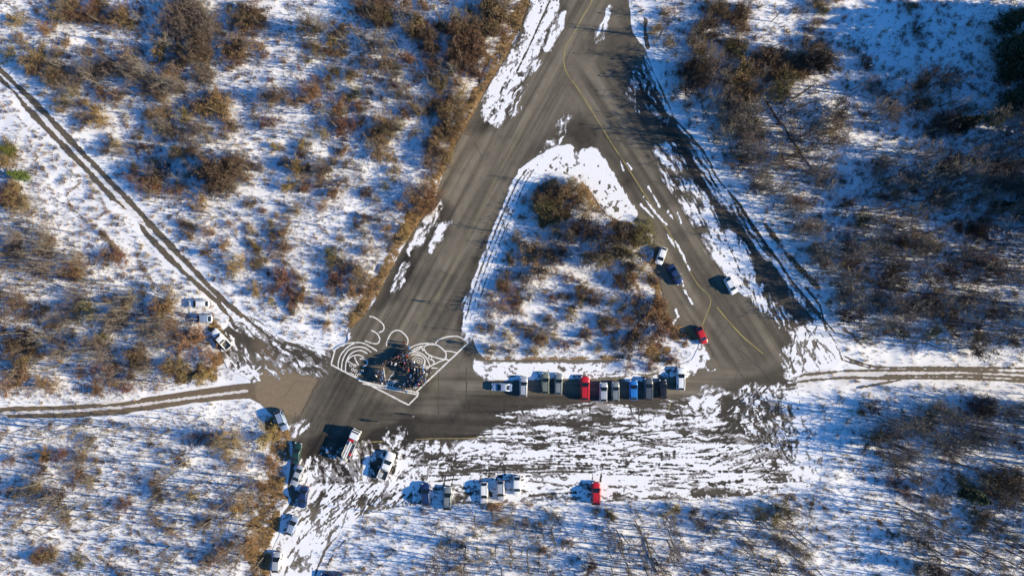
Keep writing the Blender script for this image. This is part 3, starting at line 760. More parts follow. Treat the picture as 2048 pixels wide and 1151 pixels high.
for pts, w in (([(1190, -60), (1184, 0), (1166, 32), (1149, 65), (1131, 95), (1128, 125), (1134, 147), (1154, 175), (1184, 222), (1224, 288), (1249, 325), (1276, 368), (1300, 405), (1324, 443), (1341, 470), (1390, 560), (1417, 590), (1421, 605), (1413, 628), (1403, 654)], 0.17),
               ([(1434, 614), (1454, 638), (1487, 674), (1509, 692), (1526, 707)], 0.20), ([(1106, 155), (1074, 207), (1039, 267), (1000, 340), (960, 420), (915, 515), (880, 581), (852, 618), (837, 648)], 0.1501),
               ([(721, 884), (766, 882)], 0.18), ([(831, 878), (875, 876), (920, 876), (965, 874), (1010, 873)], 0.15), ([(717, 890), (720, 925), (721, 962)], 0.2), ([(702, 915), (706, 932)], 0.2), ([(1343, 799), (1340, 810), (1337, 819)], 0.14)):
    ribbon('yellow_line', dense(smooth_line(pts), 5), w, 0.037, M['yellow_faint' if w == 0.1501 else 'yellow'], PAVEMENT, 0.01, 0.35)
sz = 0.0335
for pts, w in (([(639, 757), (602, 828)], .16), ([(709, 761), (672, 828)], .14), ([(738, 776), (722, 815)], .08), ([(932, 735), (934, 830)], .16), ([(877, 742), (877, 830)], .10), ([(700, 700), (676, 745)], .07),
               ([(800, 588), (770, 640), (740, 690)], .12), ([(1000, 250), (930, 380), (870, 490), (820, 580)], .09), ([(1075, 170), (1010, 300), (960, 400)], .08), ([(1160, 60), (1100, 190), (1040, 310)], .08),
               ([(1190, 120), (1260, 235), (1330, 350)], .10), ([(1290, 330), (1370, 470), (1430, 580), (1500, 690)], .09), ([(1420, 660), (1490, 760)], .16), ([(1480, 700), (1545, 760)], .18), ([(960, 800), (1100, 803), (1300, 800)], .09),
               ([(850, 600), (930, 630)], .07), ([(880, 540), (960, 575)], .07), ([(790, 690), (860, 720)], .07), ([(920, 430), (1000, 455)], .07), ([(1040, 60), (1140, 48), (1262, 60)], .12), ([(660, 850), (700, 868)], .08)):
    sz += 0.0002
    ribbon('tar_seam', dense(pts, 6), w, sz, M['seam'], PAVEMENT, 0.06, 0.5, 0.002)
for k in range(70):
    while True:
        x, y = RNG.uniform(560, 1640), RNG.uniform(0, 990)
        if samp(pave, x, y) > 0.5: break
    a = R(RNG.choice([118, 57, 2, 28, 92, 145])) + RNG.normal() * 0.25; pts = [(x, y)]
    for q in range(int(RNG.integers(5, 16))):
        a += RNG.normal() * 0.28; x += math.cos(a) * 7; y += math.sin(a) * 7
        if samp(pave, x, y) < 0.6: break
        pts.append((x, y))
    if len(pts) < 3: continue
    sz += 0.00004
    ribbon('crack', pts, RNG.uniform(0.035, 0.085), sz, M['seam'], PAVEMENT, 0.05, 0.6, 0.002)
draw = empty('line_drawing', W(790, 735, 0.03))
tag(draw, 'huge white fan shaped line drawing with arcs and petals on the asphalt under the crowd', 'drawing')
def D(x, y): return (600 + x / 5.115, 600 + y / 5.115)
zz = [0.040]
def stroke(name, pts, w=0.26, sm=True, step=3):
    q = [D(*p) for p in pts]
    q = smooth_line(q) if sm else dense(q, step)
    zz[0] += 0.0005
    o = ribbon(name, q, w, zz[0], M['white_line'], None, 0.012, 0.2)
    o.parent = draw
    o.matrix_parent_inverse = Matrix.Translation(Vector(W(790, 735, 0.03))).inverted()
    return o
def ring(name, cx, cy, rx, ry, w=0.13, rot=0, n=14):
    pts = [(cx + rx * math.cos(t + rot), cy + ry * math.sin(t + rot)) for t in np.linspace(0, 2 * PI, n + 1)]
    pts[-1] = pts[0]
    stroke(name, pts, w)
stroke('border_line', [(318, 658), (1110, 1070)], 0.30, False)
stroke('border_line', [(1110, 1070), (1205, 975)], 0.30, False)
stroke('border_line', [(1190, 935), (1720, 435)], 0.30, False)
stroke('border_line', [(318, 655), (362, 497)], 0.28, False)
stroke('border_line', [(600, 818), (760, 858), (1215, 945)], 0.26, False)
stroke('border_line', [(640, 850), (780, 882), (1212, 966)], 0.26, False)
stroke('border_line', [(1215, 945), (1205, 975)], 0.2, False)
for pts in ([(360, 495), (450, 450), (560, 432), (650, 440), (720, 475), (790, 520)], [(390, 695), (395, 620), (430, 540), (500, 470), (560, 437)], [(425, 710), (430, 640), (460, 560), (510, 500), (580, 478), (660, 485), (730, 530)],
            [(465, 735), (470, 650), (500, 570), (560, 522), (630, 515), (690, 545)], [(485, 612), (530, 572), (600, 560), (655, 582)], [(560, 580), (575, 620), (600, 665)], [(612, 600), (650, 598), (690, 625), (680, 660), (640, 680)],
            [(1110, 500), (1180, 460), (1290, 440), (1400, 455), (1460, 500), (1495, 550), (1480, 605)], [(1140, 520), (1200, 485), (1265, 465)], [(1160, 525), (1215, 500), (1240, 480), (1262, 520)], [(1120, 538), (1200, 530), (1262, 556), (1305, 610), (1325, 668), (1292, 712)],
            [(1135, 560), (1205, 552), (1255, 580), (1280, 630), (1262, 690)], [(1385, 440), (1420, 405), (1500, 375), (1600, 368), (1660, 390), (1720, 435)], [(1300, 690), (1380, 650), (1480, 607), (1532, 615)], [(1292, 712), (1300, 700), (1340, 665)],
            [(1482, 518), (1540, 522), (1605, 538)], [(1345, 690), (1410, 695)], [(1340, 602), (1372, 625), (1362, 655)]):
    stroke('arc_line', pts, 0.24)
stroke('petal_outline', [(1270, 480), (1310, 455), (1400, 458), (1462, 502), (1495, 548), (1482, 600), (1400, 588), (1312, 552), (1275, 512), (1270, 480)], 0.24)
ring('swirl', 1332, 588, 16, 18, 0.2)
for r in (16, 38, 62): ring('spiral_ring', 1212, 625, r, r * 0.95, 0.14, 0.2 * r)
stroke('digit_three', [(710, 165), (760, 175), (820, 215), (858, 262), (850, 310), (805, 330)], 0.24)
stroke('digit_three', [(725, 305), (775, 330), (805, 365), (816, 405), (795, 440), (755, 442), (665, 415)], 0.24)
stroke('digit_zero', [(885, 470), (890, 420), (930, 340), (980, 310), (1022, 312), (1072, 350), (1102, 392), (1104, 430), (1085, 480)], 0.24)
for cx, cy, r in ((540, 708, 12), (572, 722, 13), (540, 762, 10), (578, 765, 13), (612, 748, 11), (640, 722, 10), (520, 662, 14), (560, 668, 12)): ring('flower_ring', cx, cy, r, r, 0.13)
stroke('flower_stem', [(500, 640), (490, 620), (515, 632), (545, 655), (580, 668)], 0.13)
stroke('flower_stem', [(490, 760), (520, 740), (548, 765), (560, 780)], 0.13)
stroke('stem_line', [(855, 690), (885, 878)], 0.2, False)
stroke('stem_line', [(888, 876), (915, 800), (965, 735)], 0.18)
for k in range(3): stroke('petal_outline', [(898 + 22 * k, 882 + 4 * k), (905 + 25 * k, 850), (940 + 22 * k, 828), (975 + 15 * k, 842)], 0.16)
for k in range(3): stroke('petal_outline', [(1130 + 30 * k, 930 - 26 * k), (1160 + 30 * k, 895 - 26 * k), (1225 + 12 * k, 880 - 30 * k)], 0.16)
for k in range(4): stroke('hatch_line', [(1245 + 14 * k, 700), (1290 + 10 * k, 662 + 4 * k)], 0.10, False)
for k in range(5): stroke('hatch_line', [(1200 + 20 * k, 830 - 6 * k), (1222 + 20 * k, 790 - 6 * k)], 0.10, False)

# ------------------------------------------------------------------ vegetation
def tubes(segs, sides):
    """segs: array n x 8 (p0, p1, r0, r1) -> vertices, quads"""
    s = np.asarray(segs, np.float64)
    p0, p1, r0, r1 = s[:, 0:3], s[:, 3:6], s[:, 6], s[:, 7]
    d = p1 - p0; d /= (np.linalg.norm(d, axis=1)[:, None] + 1e-9)
    up = np.where(np.abs(d[:, 2:3]) < 0.9, np.array([[0, 0, 1.0]]), np.array([[1.0, 0, 0]]))
    a = np.cross(d, up); a /= (np.linalg.norm(a, axis=1)[:, None] + 1e-9)
    b = np.cross(d, a)
    ang = np.arange(sides) * 2 * PI / sides
    ca = np.cos(ang)[None, :, None]; sa = np.sin(ang)[None, :, None]
    off = a[:, None, :] * ca + b[:, None, :] * sa
    v0 = p0[:, None, :] + off * r0[:, None, None]; v1 = p1[:, None, :] + off * r1[:, None, None]
    v = np.concatenate([v0, v1], 1).reshape(-1, 3)
    n = len(s)
    base = (np.arange(n) * 2 * sides)[:, None]
    k = np.arange(sides)[None, :]; k2 = (k + 1) % sides
    f = np.stack([base + k, base + k2, base + sides + k2, base + sides + k], -1).reshape(-1, 4)
    return v, f
def join(parts):
    vs_, fs_, n = [], [], 0
    for v, f in parts:
        vs_.append(v); fs_ += (np.asarray(f) + n).tolist(); n += len(v)
    return np.concatenate(vs_), fs_
def unit(v): return v / (np.linalg.norm(v) + 1e-9)
def bend_path(rng, p, d, L, n, wob, lift=0.0):
    pts = [p]
    for i in range(n):
        d = unit(d + rng.normal(0, wob, 3) + np.array([0, 0, lift]))
        p = p + d * L / n; pts.append(p)
    return pts
def path_segs(pts, r0, r1):
    n = len(pts) - 1
    return [(*pts[i], *pts[i + 1], r0 + (r1 - r0) * i / n, r0 + (r1 - r0) * (i + 1) / n) for i in range(n)]
def gen_tree(seed, h, r0, spread, limbs, sub, twig, low=0.3, lean=0.05):
    rng = np.random.default_rng(seed)
    tr = bend_path(rng, np.zeros(3) - np.array([0, 0, 0.15]), unit(np.array([rng.normal() * lean, rng.normal() * lean, 1])), h, 8, 0.05, 0.03)
    trunk = path_segs(tr, r0, r0 * 0.16)
    crown = []; big = []
    for i in range(limbs):
        t = low + (0.97 - low) * (i + rng.random()) / limbs
        k = min(7, int(t * 8)); p = tr[k] + (tr[k + 1] - tr[k]) * (t * 8 - k)
        az = i * 2.4 + rng.normal() * 0.4; el = rng.uniform(0.45, 1.05)
        L = spread * (1.15 - t * 0.75) * rng.uniform(0.75, 1.2)
        pts = bend_path(rng, p, np.array([math.cos(az) * math.cos(el), math.sin(az) * math.cos(el), math.sin(el)]), L, 4, 0.16, 0.06)
        rl = r0 * 0.46 * (1.1 - t * 0.7)
        big += path_segs(pts, rl, rl * 0.3)
        for j in range(sub):
            q = rng.uniform(0.25, 1.0); kk = min(3, int(q * 4)); pp = pts[kk] + (pts[kk + 1] - pts[kk]) * (q * 4 - kk)
            d = unit(unit(pts[-1] - pts[0]) + rng.normal(0, 0.65, 3) + np.array([0, 0, 0.25]))
            L2 = L * rng.uniform(0.28, 0.5)
            p2 = bend_path(rng, pp, d, L2, 2, 0.2, 0.05)
            crown += path_segs(p2, 0.020, 0.010)
            for m_ in range(twig):
                a_ = p2[1] if m_ % 2 else p2[2]
                a_ = a_ + (p2[1] - p2[0]) * rng.uniform(-0.5, 0.2)
                d3 = unit(d + rng.normal(0, 0.8, 3) + np.array([0, 0, 0.15]))
                b_ = a_ + d3 * L2 * rng.uniform(0.3, 0.75)
                crown.append((*a_, *b_, 0.0115, 0.005))
    return trunk, big, crown
def gen_shrub(seed, Rr, h, stems, sub, twig, leaves=0, leaf=0.10, flat=1.0):
    rng = np.random.default_rng(seed)
    segs = []; tips = []
    for i in range(stems):
        az = rng.random() * 2 * PI; tilt = math.sqrt(rng.random()) * 1.15 * flat
        d = np.array([math.cos(az) * math.sin(tilt), math.sin(az) * math.sin(tilt), math.cos(tilt)])
        L = (Rr * math.sin(tilt) + h * math.cos(tilt)) * rng.uniform(0.72, 1.05)
        pts = bend_path(rng, np.array([rng.normal() * 0.12 * Rr, rng.normal() * 0.12 * Rr, -0.1]), d, L, 4, 0.13, 0.03)
        segs += path_segs(pts, 0.028, 0.008)
        for j in range(sub):
            q = rng.uniform(0.25, 1.0); kk = min(3, int(q * 4)); pp = pts[kk] + (pts[kk + 1] - pts[kk]) * (q * 4 - kk)
            dd = unit(d + rng.normal(0, 0.55, 3))
            L2 = L * rng.uniform(0.18, 0.38)
            p2 = bend_path(rng, pp, dd, L2, 2, 0.2, 0.03)
            segs += path_segs(p2, 0.015, 0.008); tips.append(p2[2]); tips.append(p2[1])
            for m_ in range(twig):
                a_ = p2[1] + (p2[2] - p2[1]) * rng.random()
                b_ = a_ + unit(dd + rng.normal(0, 0.75, 3)) * L2 * rng.uniform(0.35, 0.8)
                segs.append((*a_, *b_, 0.012, 0.005)); tips.append(b_)
    parts = [tubes(segs, 3)]
    if leaves:
        tips = np.array(tips); c = tips[rng.integers(0, len(tips), leaves)] + rng.normal(0, 0.07, (leaves, 3))
        u = rng.normal(size=(leaves, 3)); u /= np.linalg.norm(u, axis=1)[:, None]
        w_ = np.cross(u, rng.normal(size=(leaves, 3))); w_ /= np.linalg.norm(w_, axis=1)[:, None]
        sz_ = leaf * rng.uniform(0.6, 1.3, (leaves, 1))
        v = np.stack([c - u * sz_, c + w_ * sz_ * 0.5, c + u * sz_, c - w_ * sz_ * 0.5], 1).reshape(-1, 3)
        parts.append((v, np.arange(leaves * 4).reshape(-1, 4)))
    return join(parts)
def gen_conifer(seed, h, Rr, whorls, per, nd):
    rng = np.random.default_rng(seed)
    tr = bend_path(rng, np.array([0, 0, -0.2]), np.array([0, 0, 1.0]), h, 6, 0.015, 0.03)
    trunk = path_segs(tr, 0.016 * h, 0.03)
    wood = []; tri = []
    for i in range(whorls):
        t = 0.10 + 0.88 * i / whorls; z = h * t
        L = Rr * (1 - t) ** 0.75 * rng.uniform(0.8, 1.15) + 0.15
        for j in range(per):
            az = rng.random() * 2 * PI; Lb = L * rng.uniform(0.65, 1.15)
            d = unit(np.array([math.cos(az), math.sin(az), -0.12 + 0.5 * t]))
            p0 = np.array([0, 0, z + rng.normal() * 0.1]); p1 = p0 + d * Lb
            wood.append((*p0, *p1, 0.03, 0.008))
            for m_ in range(nd):
                q = 0.15 + 0.85 * (m_ + rng.random()) / nd
                c = p0 + (p1 - p0) * q
                sd_ = unit(np.cross(d, [0, 0, 1]) * rng.choice([-1, 1]) + d * rng.uniform(0.2, 0.9) + np.array([0, 0, rng.uniform(-0.35, 0.25)]))
                ln = (0.18 + 0.55 * (1 - q)) * Lb * 0.6 + 0.16
                e = c + sd_ * ln
                wd = unit(np.cross(sd_, rng.normal(size=3))) * (0.05 + 0.05 * rng.random())
                tri.append((c - wd * 0.6, c + wd * 0.6, e + wd, e - wd))
    v = np.array(tri).reshape(-1, 3); f = np.arange(len(v)).reshape(-1, 4)
    return trunk, wood, (v, f)
TREES = []      # (trunk mesh, crown mesh, whole mesh, height)
for i, (h, r0, sp, li, su, tw) in enumerate(((9.5, .12, 2.7, 13, 5, 4), (8.0, .10, 2.3, 12, 5, 4), (11.0, .14, 3.0, 14, 5, 4), (7.0, .085, 2.2, 12, 6, 5), (9.0, .11, 2.0, 12, 5, 3), (6.0, .075, 2.2, 12, 6, 5), (10.0, .125, 1.3, 8, 3, 2), (8.5, .11, 1.0, 7, 3, 2))):
    trk, big, cr = gen_tree(100 + i, h, r0 * 1.2, sp, li, su, tw, 0.28 if i % 2 else 0.4)
    vt, ft = tubes(trk, 6); vb, fb = join([tubes(big, 4), tubes(cr, 3)])
    tm = make_mesh('trunk', vt, ft, M['bark'], True); cm = make_mesh('crown', vb, fb, M['twig'])
    v, f = join([(vt, ft), (vb, fb)])
    wm = make_mesh('bare_tree', v, f); wm.materials.append(M['bark']); wm.materials.append(M['twig'])
    mi = np.zeros(len(f), np.int32); mi[len(ft):] = 1; wm.polygons.foreach_set('material_index', mi)
    TREES.append((tm, cm, wm, h))
SHRUBS = []     # unit radius about 2.4 m
for i, (st, su, tw, lv, hh, fl) in enumerate(((26, 8, 6, 900, 2.2, 1.0), (32, 8, 6, 300, 2.6, .95), (22, 9, 6, 1500, 2.0, 1.05), (30, 9, 7, 0, 2.8, .9), (26, 8, 6, 2200, 2.4, 1.0))):
    v, f = gen_shrub(300 + i, 2.4, hh, st, su, tw, lv, 0.11, fl)
    SHRUBS.append(make_mesh('shrub', v, f, M['twig_b']))
SMALL = []      # low scrub, about 0.9 m across
for i in range(4):
    v, f = gen_shrub(400 + i, 0.75, 0.9, 12, 4, 3, 60 if i % 2 else 0, 0.07)
    SMALL.append(make_mesh('scrub', v, f, M['twig_b']))
CONIF = []
for i, (h, rr, wh, pe, nd) in enumerate(((14.0, 3.2, 30, 9, 14), (9.0, 2.4, 24, 8, 12))):
    trk, wood, leafs = gen_conifer(500 + i, h, rr, wh, pe, nd)
    tm = make_mesh('trunk', *tubes(trk, 6), M['bark_dark'])
    v, f = join([tubes(wood, 3), leafs]); cm = make_mesh('crown', v, f, M['needles'])
    CONIF.append((tm, cm, h))
print('veg protos', round(time.time() - T0, 1), [len(t[2].polygons) for t in TREES], [len(s.polygons) for s in SHRUBS], flush=True)

WHERE = {'nw': 'in the upper left snowy thicket', 'w': 'in the grey thicket above the dirt track', 'sw': 'in the snowy scrub below the dirt track',
         's': 'in the wood below the lower parking row', 'se': 'in the wood at lower right', 'e': 'in the dense right hand wood', 'ne': 'in the snowy scrub right of the taxiway top',
         'isle': 'on the triangular island'}
def zone_of(x, y):
    if 930 < x < 1420 and 340 < y < 760: return 'isle'
    if x > 1500 and y > 745: return 'se' if x > 1690 else 's'
    if y > 990 and x > 780: return 's'
    if x > 1250: return 'ne' if (y < 200 and x < 1700) else 'e'
    if y > 800: return 'sw'
    if x < 480 and y > 425 + max(0, (x - 100)) * 0.6: return 'w'
    return 'nw'
BOX = {'nw': (0, 0, 1000, 620), 'w': (0, 430, 440, 790), 'sw': (0, 830, 540, 1151), 's': (830, 1000, 1690, 1151), 'se': (1690, 790, 2048, 1151), 'e': (1400, 180, 2048, 700), 'ne': (1270, 0, 1700, 220), 'isle': (950, 350, 1400, 740)}
def sub_of(zn, x, y):
    x0, y0, x1, y1 = BOX[zn]
    c = min(2, max(0, int((x - x0) / (x1 - x0) * 3))); r_ = min(2, max(0, int((y - y0) / (y1 - y0) * 3)))
    return ', ' + ('upper', 'middle', 'lower')[r_] + ' ' + ('left', 'centre', 'right')[c]
def h_of(s_, v): return s_ * TREES[v][3]
def clear_of(x, y):
    return np.maximum(samp(pave_b, x, y), samp(clean, x, y) * 0.9)
# --- traced clumps: x, y, radius in pixels; kind b brown, d dark, r reddish, o tan, g olive, t grey twigs
CL = '''130 25 30 b|180 30 25 b|240 40 30 b|375 40 48 t|490 30 35 b|470 100 33 b|405 105 30 d|107 158 28 b|75 130 15 b|60 110 24 b|243 110 15 r|318 95 18 o|350 118 20 r|195 232 22 o|230 195 15 b|205 185 12 b|412 205 30 b|440 215 24 o|325 215 20 b|365 235 15 o|405 150 25 t|457 250 18 r|125 210 15 b|150 150 24 t|200 140 26 t|265 140 26 t|300 175 26 t|340 170 24 t|330 260 26 t|380 265 24 t|30 45 14 o|90 60 14 o
626 60 24 d|750 15 30 b|762 40 25 d|727 15 18 r|800 15 20 b|837 55 28 b|857 85 25 d|942 95 40 b|925 60 36 b|970 50 33 b|990 15 36 b|912 112 32 b|862 120 15 b|757 132 24 b|812 120 13 r|667 135 13 b|702 152 14 o|537 200 20 b|560 190 16 d|632 190 18 o|675 210 18 r|715 185 12 g|637 102 12 g|887 165 18 g|887 212 28 b|912 225 26 b|897 255 28 b|925 180 18 o|777 245 24 b|762 267 28 b|700 250 16 r|830 222 14 b|517 95 10 o|520 45 18 b|620 175 18 o|540 245 15 r|800 180 20 t|760 90 24 t
1334 25 11 o|1312 62 12 o|1341 85 12 b|1436 15 28 b|1414 57 28 d|1474 32 30 b|1404 85 20 b|1474 95 26 g|1394 140 33 d|1486 150 34 b|1491 195 38 b|1479 250 28 b|1374 170 22 d|1511 270 22 b|1411 107 18 b|1440 130 24 t|1455 210 22 t
1646 8 18 b|1656 120 22 d|1623 120 30 d|1561 125 34 b|1566 175 30 g|1593 140 30 b|1618 97 20 b|1530 120 26 b|1731 128 14 d|1833 57 12 d|1821 7 13 g|1843 165 24 d|1891 162 20 d|1786 210 20 r|1843 210 20 r|1751 175 20 t|1673 225 18 d|1673 260 24 o|1886 250 28 d|1710 100 8 b
15 300 18 g|20 388 28 b|8 318 16 b|45 410 18 b|217 505 18 b|240 513 14 r|207 470 9 d|147 540 28 b|265 348 14 r|300 370 28 r|450 345 38 d|437 375 25 d|470 325 25 d|395 408 18 o|357 298 15 g|475 528 18 o|460 448 8 r|415 463 12 o|320 345 22 t|285 400 20 t|350 380 18 r
652 330 18 d|645 352 14 r|752 300 18 b|600 345 20 o|792 345 14 b|667 380 15 b|645 413 12 o|732 435 9 b|727 385 8 r|752 400 8 o|552 493 22 b|567 460 12 b|675 525 18 g|570 558 20 r|682 478 8 b|707 540 15 b|725 553 18 b|672 563 15 r|520 518 9 o|875 303 28 b|862 338 20 b|902 338 24 o|837 383 22 b|860 388 18 r|907 388 22 o|825 413 22 o|850 413 18 o|812 463 14 o|902 363 22 b|895 408 10 r|600 590 14 o|640 600 10 o|655 650 9 o|580 600 16 r|700 580 16 r|740 575 14 b
1101 418 33 g|1106 393 28 b|1149 393 24 b|1174 420 20 o|1139 375 16 b|1161 463 24 d|1204 463 20 b|1229 473 22 d|1284 470 28 g|1069 508 24 b|1081 535 24 r|1054 510 18 b|1111 513 16 r|1136 553 12 r|1259 503 22 g|1184 508 24 d|1469 528 8 o|1486 325 20 b|1514 370 15 b|1240 500 20 b|1120 470 22 t|1210 520 18 o|1290 540 16 o
1573 318 24 b|1628 450 17 b|1881 395 28 b|2011 350 38 t|1836 495 24 o|1801 480 12 b|1786 550 28 d|1731 438 18 g|1696 410 12 d|1860 495 18 o|1640 520 18 b|1700 520 20 b|1760 340 22 t|1830 360 22 t|1650 360 20 t|1600 400 16 b|1940 520 24 t|1900 330 26 d|1960 460 26 d|1700 480 22 t|1760 490 22 t|1900 550 22 b|1990 540 22 r
50 616 24 d|170 626 18 g|42 716 20 b|42 696 28 d|120 696 20 b|40 760 24 b|95 771 18 r|205 748 20 r|190 776 14 b|280 716 28 d|345 670 24 b|325 600 24 b|387 683 24 o|425 716 18 o|350 741 28 b|405 746 18 o|257 746 14 d|322 620 18 r|232 773 12 r|260 776 12 r|80 540 20 t|30 500 26 t|90 480 22 t|150 600 22 t|230 640 26 t|200 690 24 t|120 640 22 t|300 660 24 t|250 600 20 t
120 910 14 r|155 918 18 b|87 908 12 o|112 988 18 d|72 980 18 b|182 965 10 b|317 963 14 b|317 988 14 d|395 878 14 d|462 883 24 o|430 880 16 b|492 1010 24 o|440 1110 17 r|127 1033 10 b|87 1113 26 b|157 1118 13 g|337 1058 10 o|245 1013 14 r|370 925 8 b|410 1043 10 g|500 1088 20 o|480 930 12 o|20 920 10 r|310 1040 8 o|530 870 20 o|535 930 16 o|520 980 16 b
1349 1023 12 o|1404 1048 13 d|1111 1033 10 g|1046 1050 8 r|1184 1138 15 b|1519 1023 13 g|990 1020 12 o|1000 1045 12 o|1190 1020 8 g|1220 1030 10 g|970 1000 8 o|700 700 0 b|920 1090 10 t|1080 1100 9 d|1240 1090 8 b|1430 1060 8 g|1500 1090 10 t|1560 1075 14 t|1600 1100 16 t
2011 975 38 b|1981 1043 22 b|1786 960 14 r|1821 983 15 r|1568 1025 18 g|1818 913 10 r|1836 1080 18 d|1868 1133 20 d|1560 1040 14 o|1750 880 20 d|1790 870 22 t|1840 850 22 t|1900 900 22 t|1960 880 24 t|1800 930 18 t|1880 1000 18 t
1696 626 20 d|1848 613 28 d|1996 623 24 b|1801 668 14 g|1871 668 14 g|1961 690 24 d|1731 678 10 g|2036 676 15 d|1961 811 28 d|1743 821 15 d|1881 821 24 t|1900 645 20 b|1820 620 22 t|1760 600 20 t|1940 600 22 t|2030 830 24 t|1690 590 14 d
1189 603 10 r|1141 633 10 b|1234 643 12 o|1129 693 11 r|1074 700 10 o|1286 691 18 r|1249 688 15 b|1271 676 15 b|1321 661 22 r|1314 621 22 o|1256 736 10 r|1301 736 12 r|1346 716 12 r|1111 671 8 o|1084 658 6 d|1154 688 7 r|1174 666 10 r|1034 601 12 b|977 698 13 b|992 613 22 r|1010 585 14 r|1200 640 10 d|1230 600 12 t|1280 600 16 o|1100 600 10 r|1160 590 9 b|1040 650 8 o|1330 640 14 o|1270 560 16 o|1240 560 12 b|960 660 8 o'''
KM = {'b': 'twig_b', 'd': 'twig_d', 'r': 'twig_r', 'o': 'twig_o', 'g': 'twig_g', 't': 'twig'}
KW = {'b': 'brown leafless shrub', 'd': 'dark brown tangled shrub', 'r': 'reddish brown shrub', 'o': 'tan dry shrub', 'g': 'olive brown shrub', 't': 'grey brown twiggy shrub'}
shr = []        # x, y (base px), radius m, kind
for tok in CL.replace('\n', '|').split('|'):
    x, y, r, k = tok.split(); x, y, r = float(x), float(y), float(r)
    if r < 4: continue
    rm = r * S
    if r <= 24: todo = [(x, y, rm * 1.2)]
    else:
        n = max(3, int((r / 16) ** 2))
        todo = [(x, y, rm * 0.8)]
        for q in range(n):
            a = q * 2.4 + RNG.random(); rr = r * (0.45 + 0.25 * RNG.random())
            todo.append((x + math.cos(a) * rr, y + math.sin(a) * rr, rm * RNG.uniform(0.5, 0.7)))
    for (qx, qy, qr) in todo:
        bx, by = base_of(qx, qy, qr * 0.6)
        if clear_of(bx, by) > 0.75: continue
        shr.append((bx, by, qr, k))
# scattered smaller shrubs in the woods
def in_poly(pts, x, y):
    c = False; n = len(pts)
    for i in range(n):
        xa, ya = pts[i]; xb, yb = pts[i - 1]
        if (ya > y) != (yb > y) and x < (xb - xa) * (y - ya) / (yb - ya) + xa: c = not c
    return c
trees = []      # x, y (base px), scale, variant
for zn, (pts, dn, h, lv) in WOODS.items():
    a = np.array(pts); x0, y0 = a.min(0); x1, y1 = a.max(0)
    n = int((x1 - x0) * (y1 - y0) * S * S * dn)
    for q in range(n):
        x = RNG.uniform(x0, x1); y = RNG.uniform(y0, y1)
        if not in_poly(pts, x, y): continue
        if samp(n_big, x, y) + RNG.normal() * 0.10 < 0.40: continue
        if clear_of(x, y) > 0.12: continue
        v = int(RNG.choice([0, 1, 2, 3, 4, 5, 6, 7, 6, 7, 6, 7, 4]))
        trees.append((x, y, h / TREES[v][3] * RNG.uniform(0.7, 1.25), v, RNG.uniform(0, 2 * PI)))
    for q in range(int((x1 - x0) * (y1 - y0) * S * S * (0.17 if zn == 'isle' else 0.08 if zn in ('nw', 'ne', 'nw_c') else 0.03))):
        x = RNG.uniform(x0, x1); y = RNG.uniform(y0, y1)
        if not in_poly(pts, x, y) or clear_of(x, y) > 0.25 or samp(n_mid, x, y) < 0.45: continue
        shr.append((x, y, RNG.uniform(0.5, 1.5), 'brdogtt'[int(RNG.integers(0, 7))]))
# taller trees lining the outer edge of the right arm
for ax, ay in dense([(1388, 120), (1415, 190), (1450, 275), (1500, 345), (1565, 425), (1625, 505), (1690, 600)], 11):
    for q in range(2):
        x = ax + RNG.normal() * 14 + 8; y = ay + RNG.normal() * 10
        if clear_of(x, y) > 0.12: continue
        v = int(RNG.choice([0, 1, 3, 5])); trees.append((x, y, 7.0 / TREES[v][3] * RNG.uniform(0.8, 1.25), v, RNG.uniform(0, 6.28)))
# trees just outside the frame on the sunny side, whose long shadows reach into view
for q in range(300):
    x = RNG.uniform(2050, 2300); y = RNG.uniform(160, 1260)
    if 715 < y < 800 : continue
    v = int(RNG.choice([0, 1, 2, 3, 4, 5, 6, 7, 6, 7, 6, 7, 4])); trees.append((x, y, RNG.uniform(0.8, 1.2), v, RNG.uniform(0, 6.28)))
# the woods go on all round beyond the frame
for q in range(5200):
    x = RNG.uniform(-620, 2680); y = RNG.uniform(-560, 1720)
    if -150 < x < 2198 and -150 < y < 1301: continue
    if (y < 0 and 1020 < x < 1300) or (y > 1151 and 500 < x < 860) or (x < 0 and abs(y - (139 + x * 1.05)) < 45) or (x < 0 and 790 < y < 850) or (x > 2048 and 715 < y < 800): continue
    if samp(n_big, x % 2000, y % 1100) < 0.40: continue
    if q % 2:
        v = int(RNG.integers(0, 8)); trees.append((x, y, 7.5 / TREES[v][3] * RNG.uniform(0.7, 1.3), v, RNG.uniform(0, 6.28)))
    else: shr.append((x, y, RNG.uniform(0.8, 2.6), 'bbrdot'[int(RNG.integers(0, 6))]))
def visible(x, y): return -12 < x < 2060 and -12 < y < 1163
def big_in_view(t): return visible(t[0], t[1])
trees.sort(key=lambda t: -(t[2] * TREES[t[3]][3]) - (1000 if visible(t[0], t[1]) else 0))
t_ind, t_rest = trees[:300], trees[300:]
for (x, y, s_, v, rz) in t_ind:
    z = ground_z(x, y); zn = zone_of(x, y)
    t = empty('bare_tree', W(x, y, z), rz); t.scale = (s_, s_, s_)
    tk = 'slender bare pole tree ' if v in (6, 7) else ('tall spreading bare tree ' if h_of(s_, v) > 8.5 else 'smaller branching bare tree ')
    tag(t, tk + WHERE[zn] + sub_of(zn, x, y), 'tree', tk + WHERE[zn] + sub_of(zn, x, y))
    obj('trunk', TREES[v][0], t); obj('crown', TREES[v][1], t)
shr.sort(key=lambda t: -t[2] - (100 if visible(t[0], t[1]) else 0))
s_ind, s_rest = shr[:300], shr[300:]
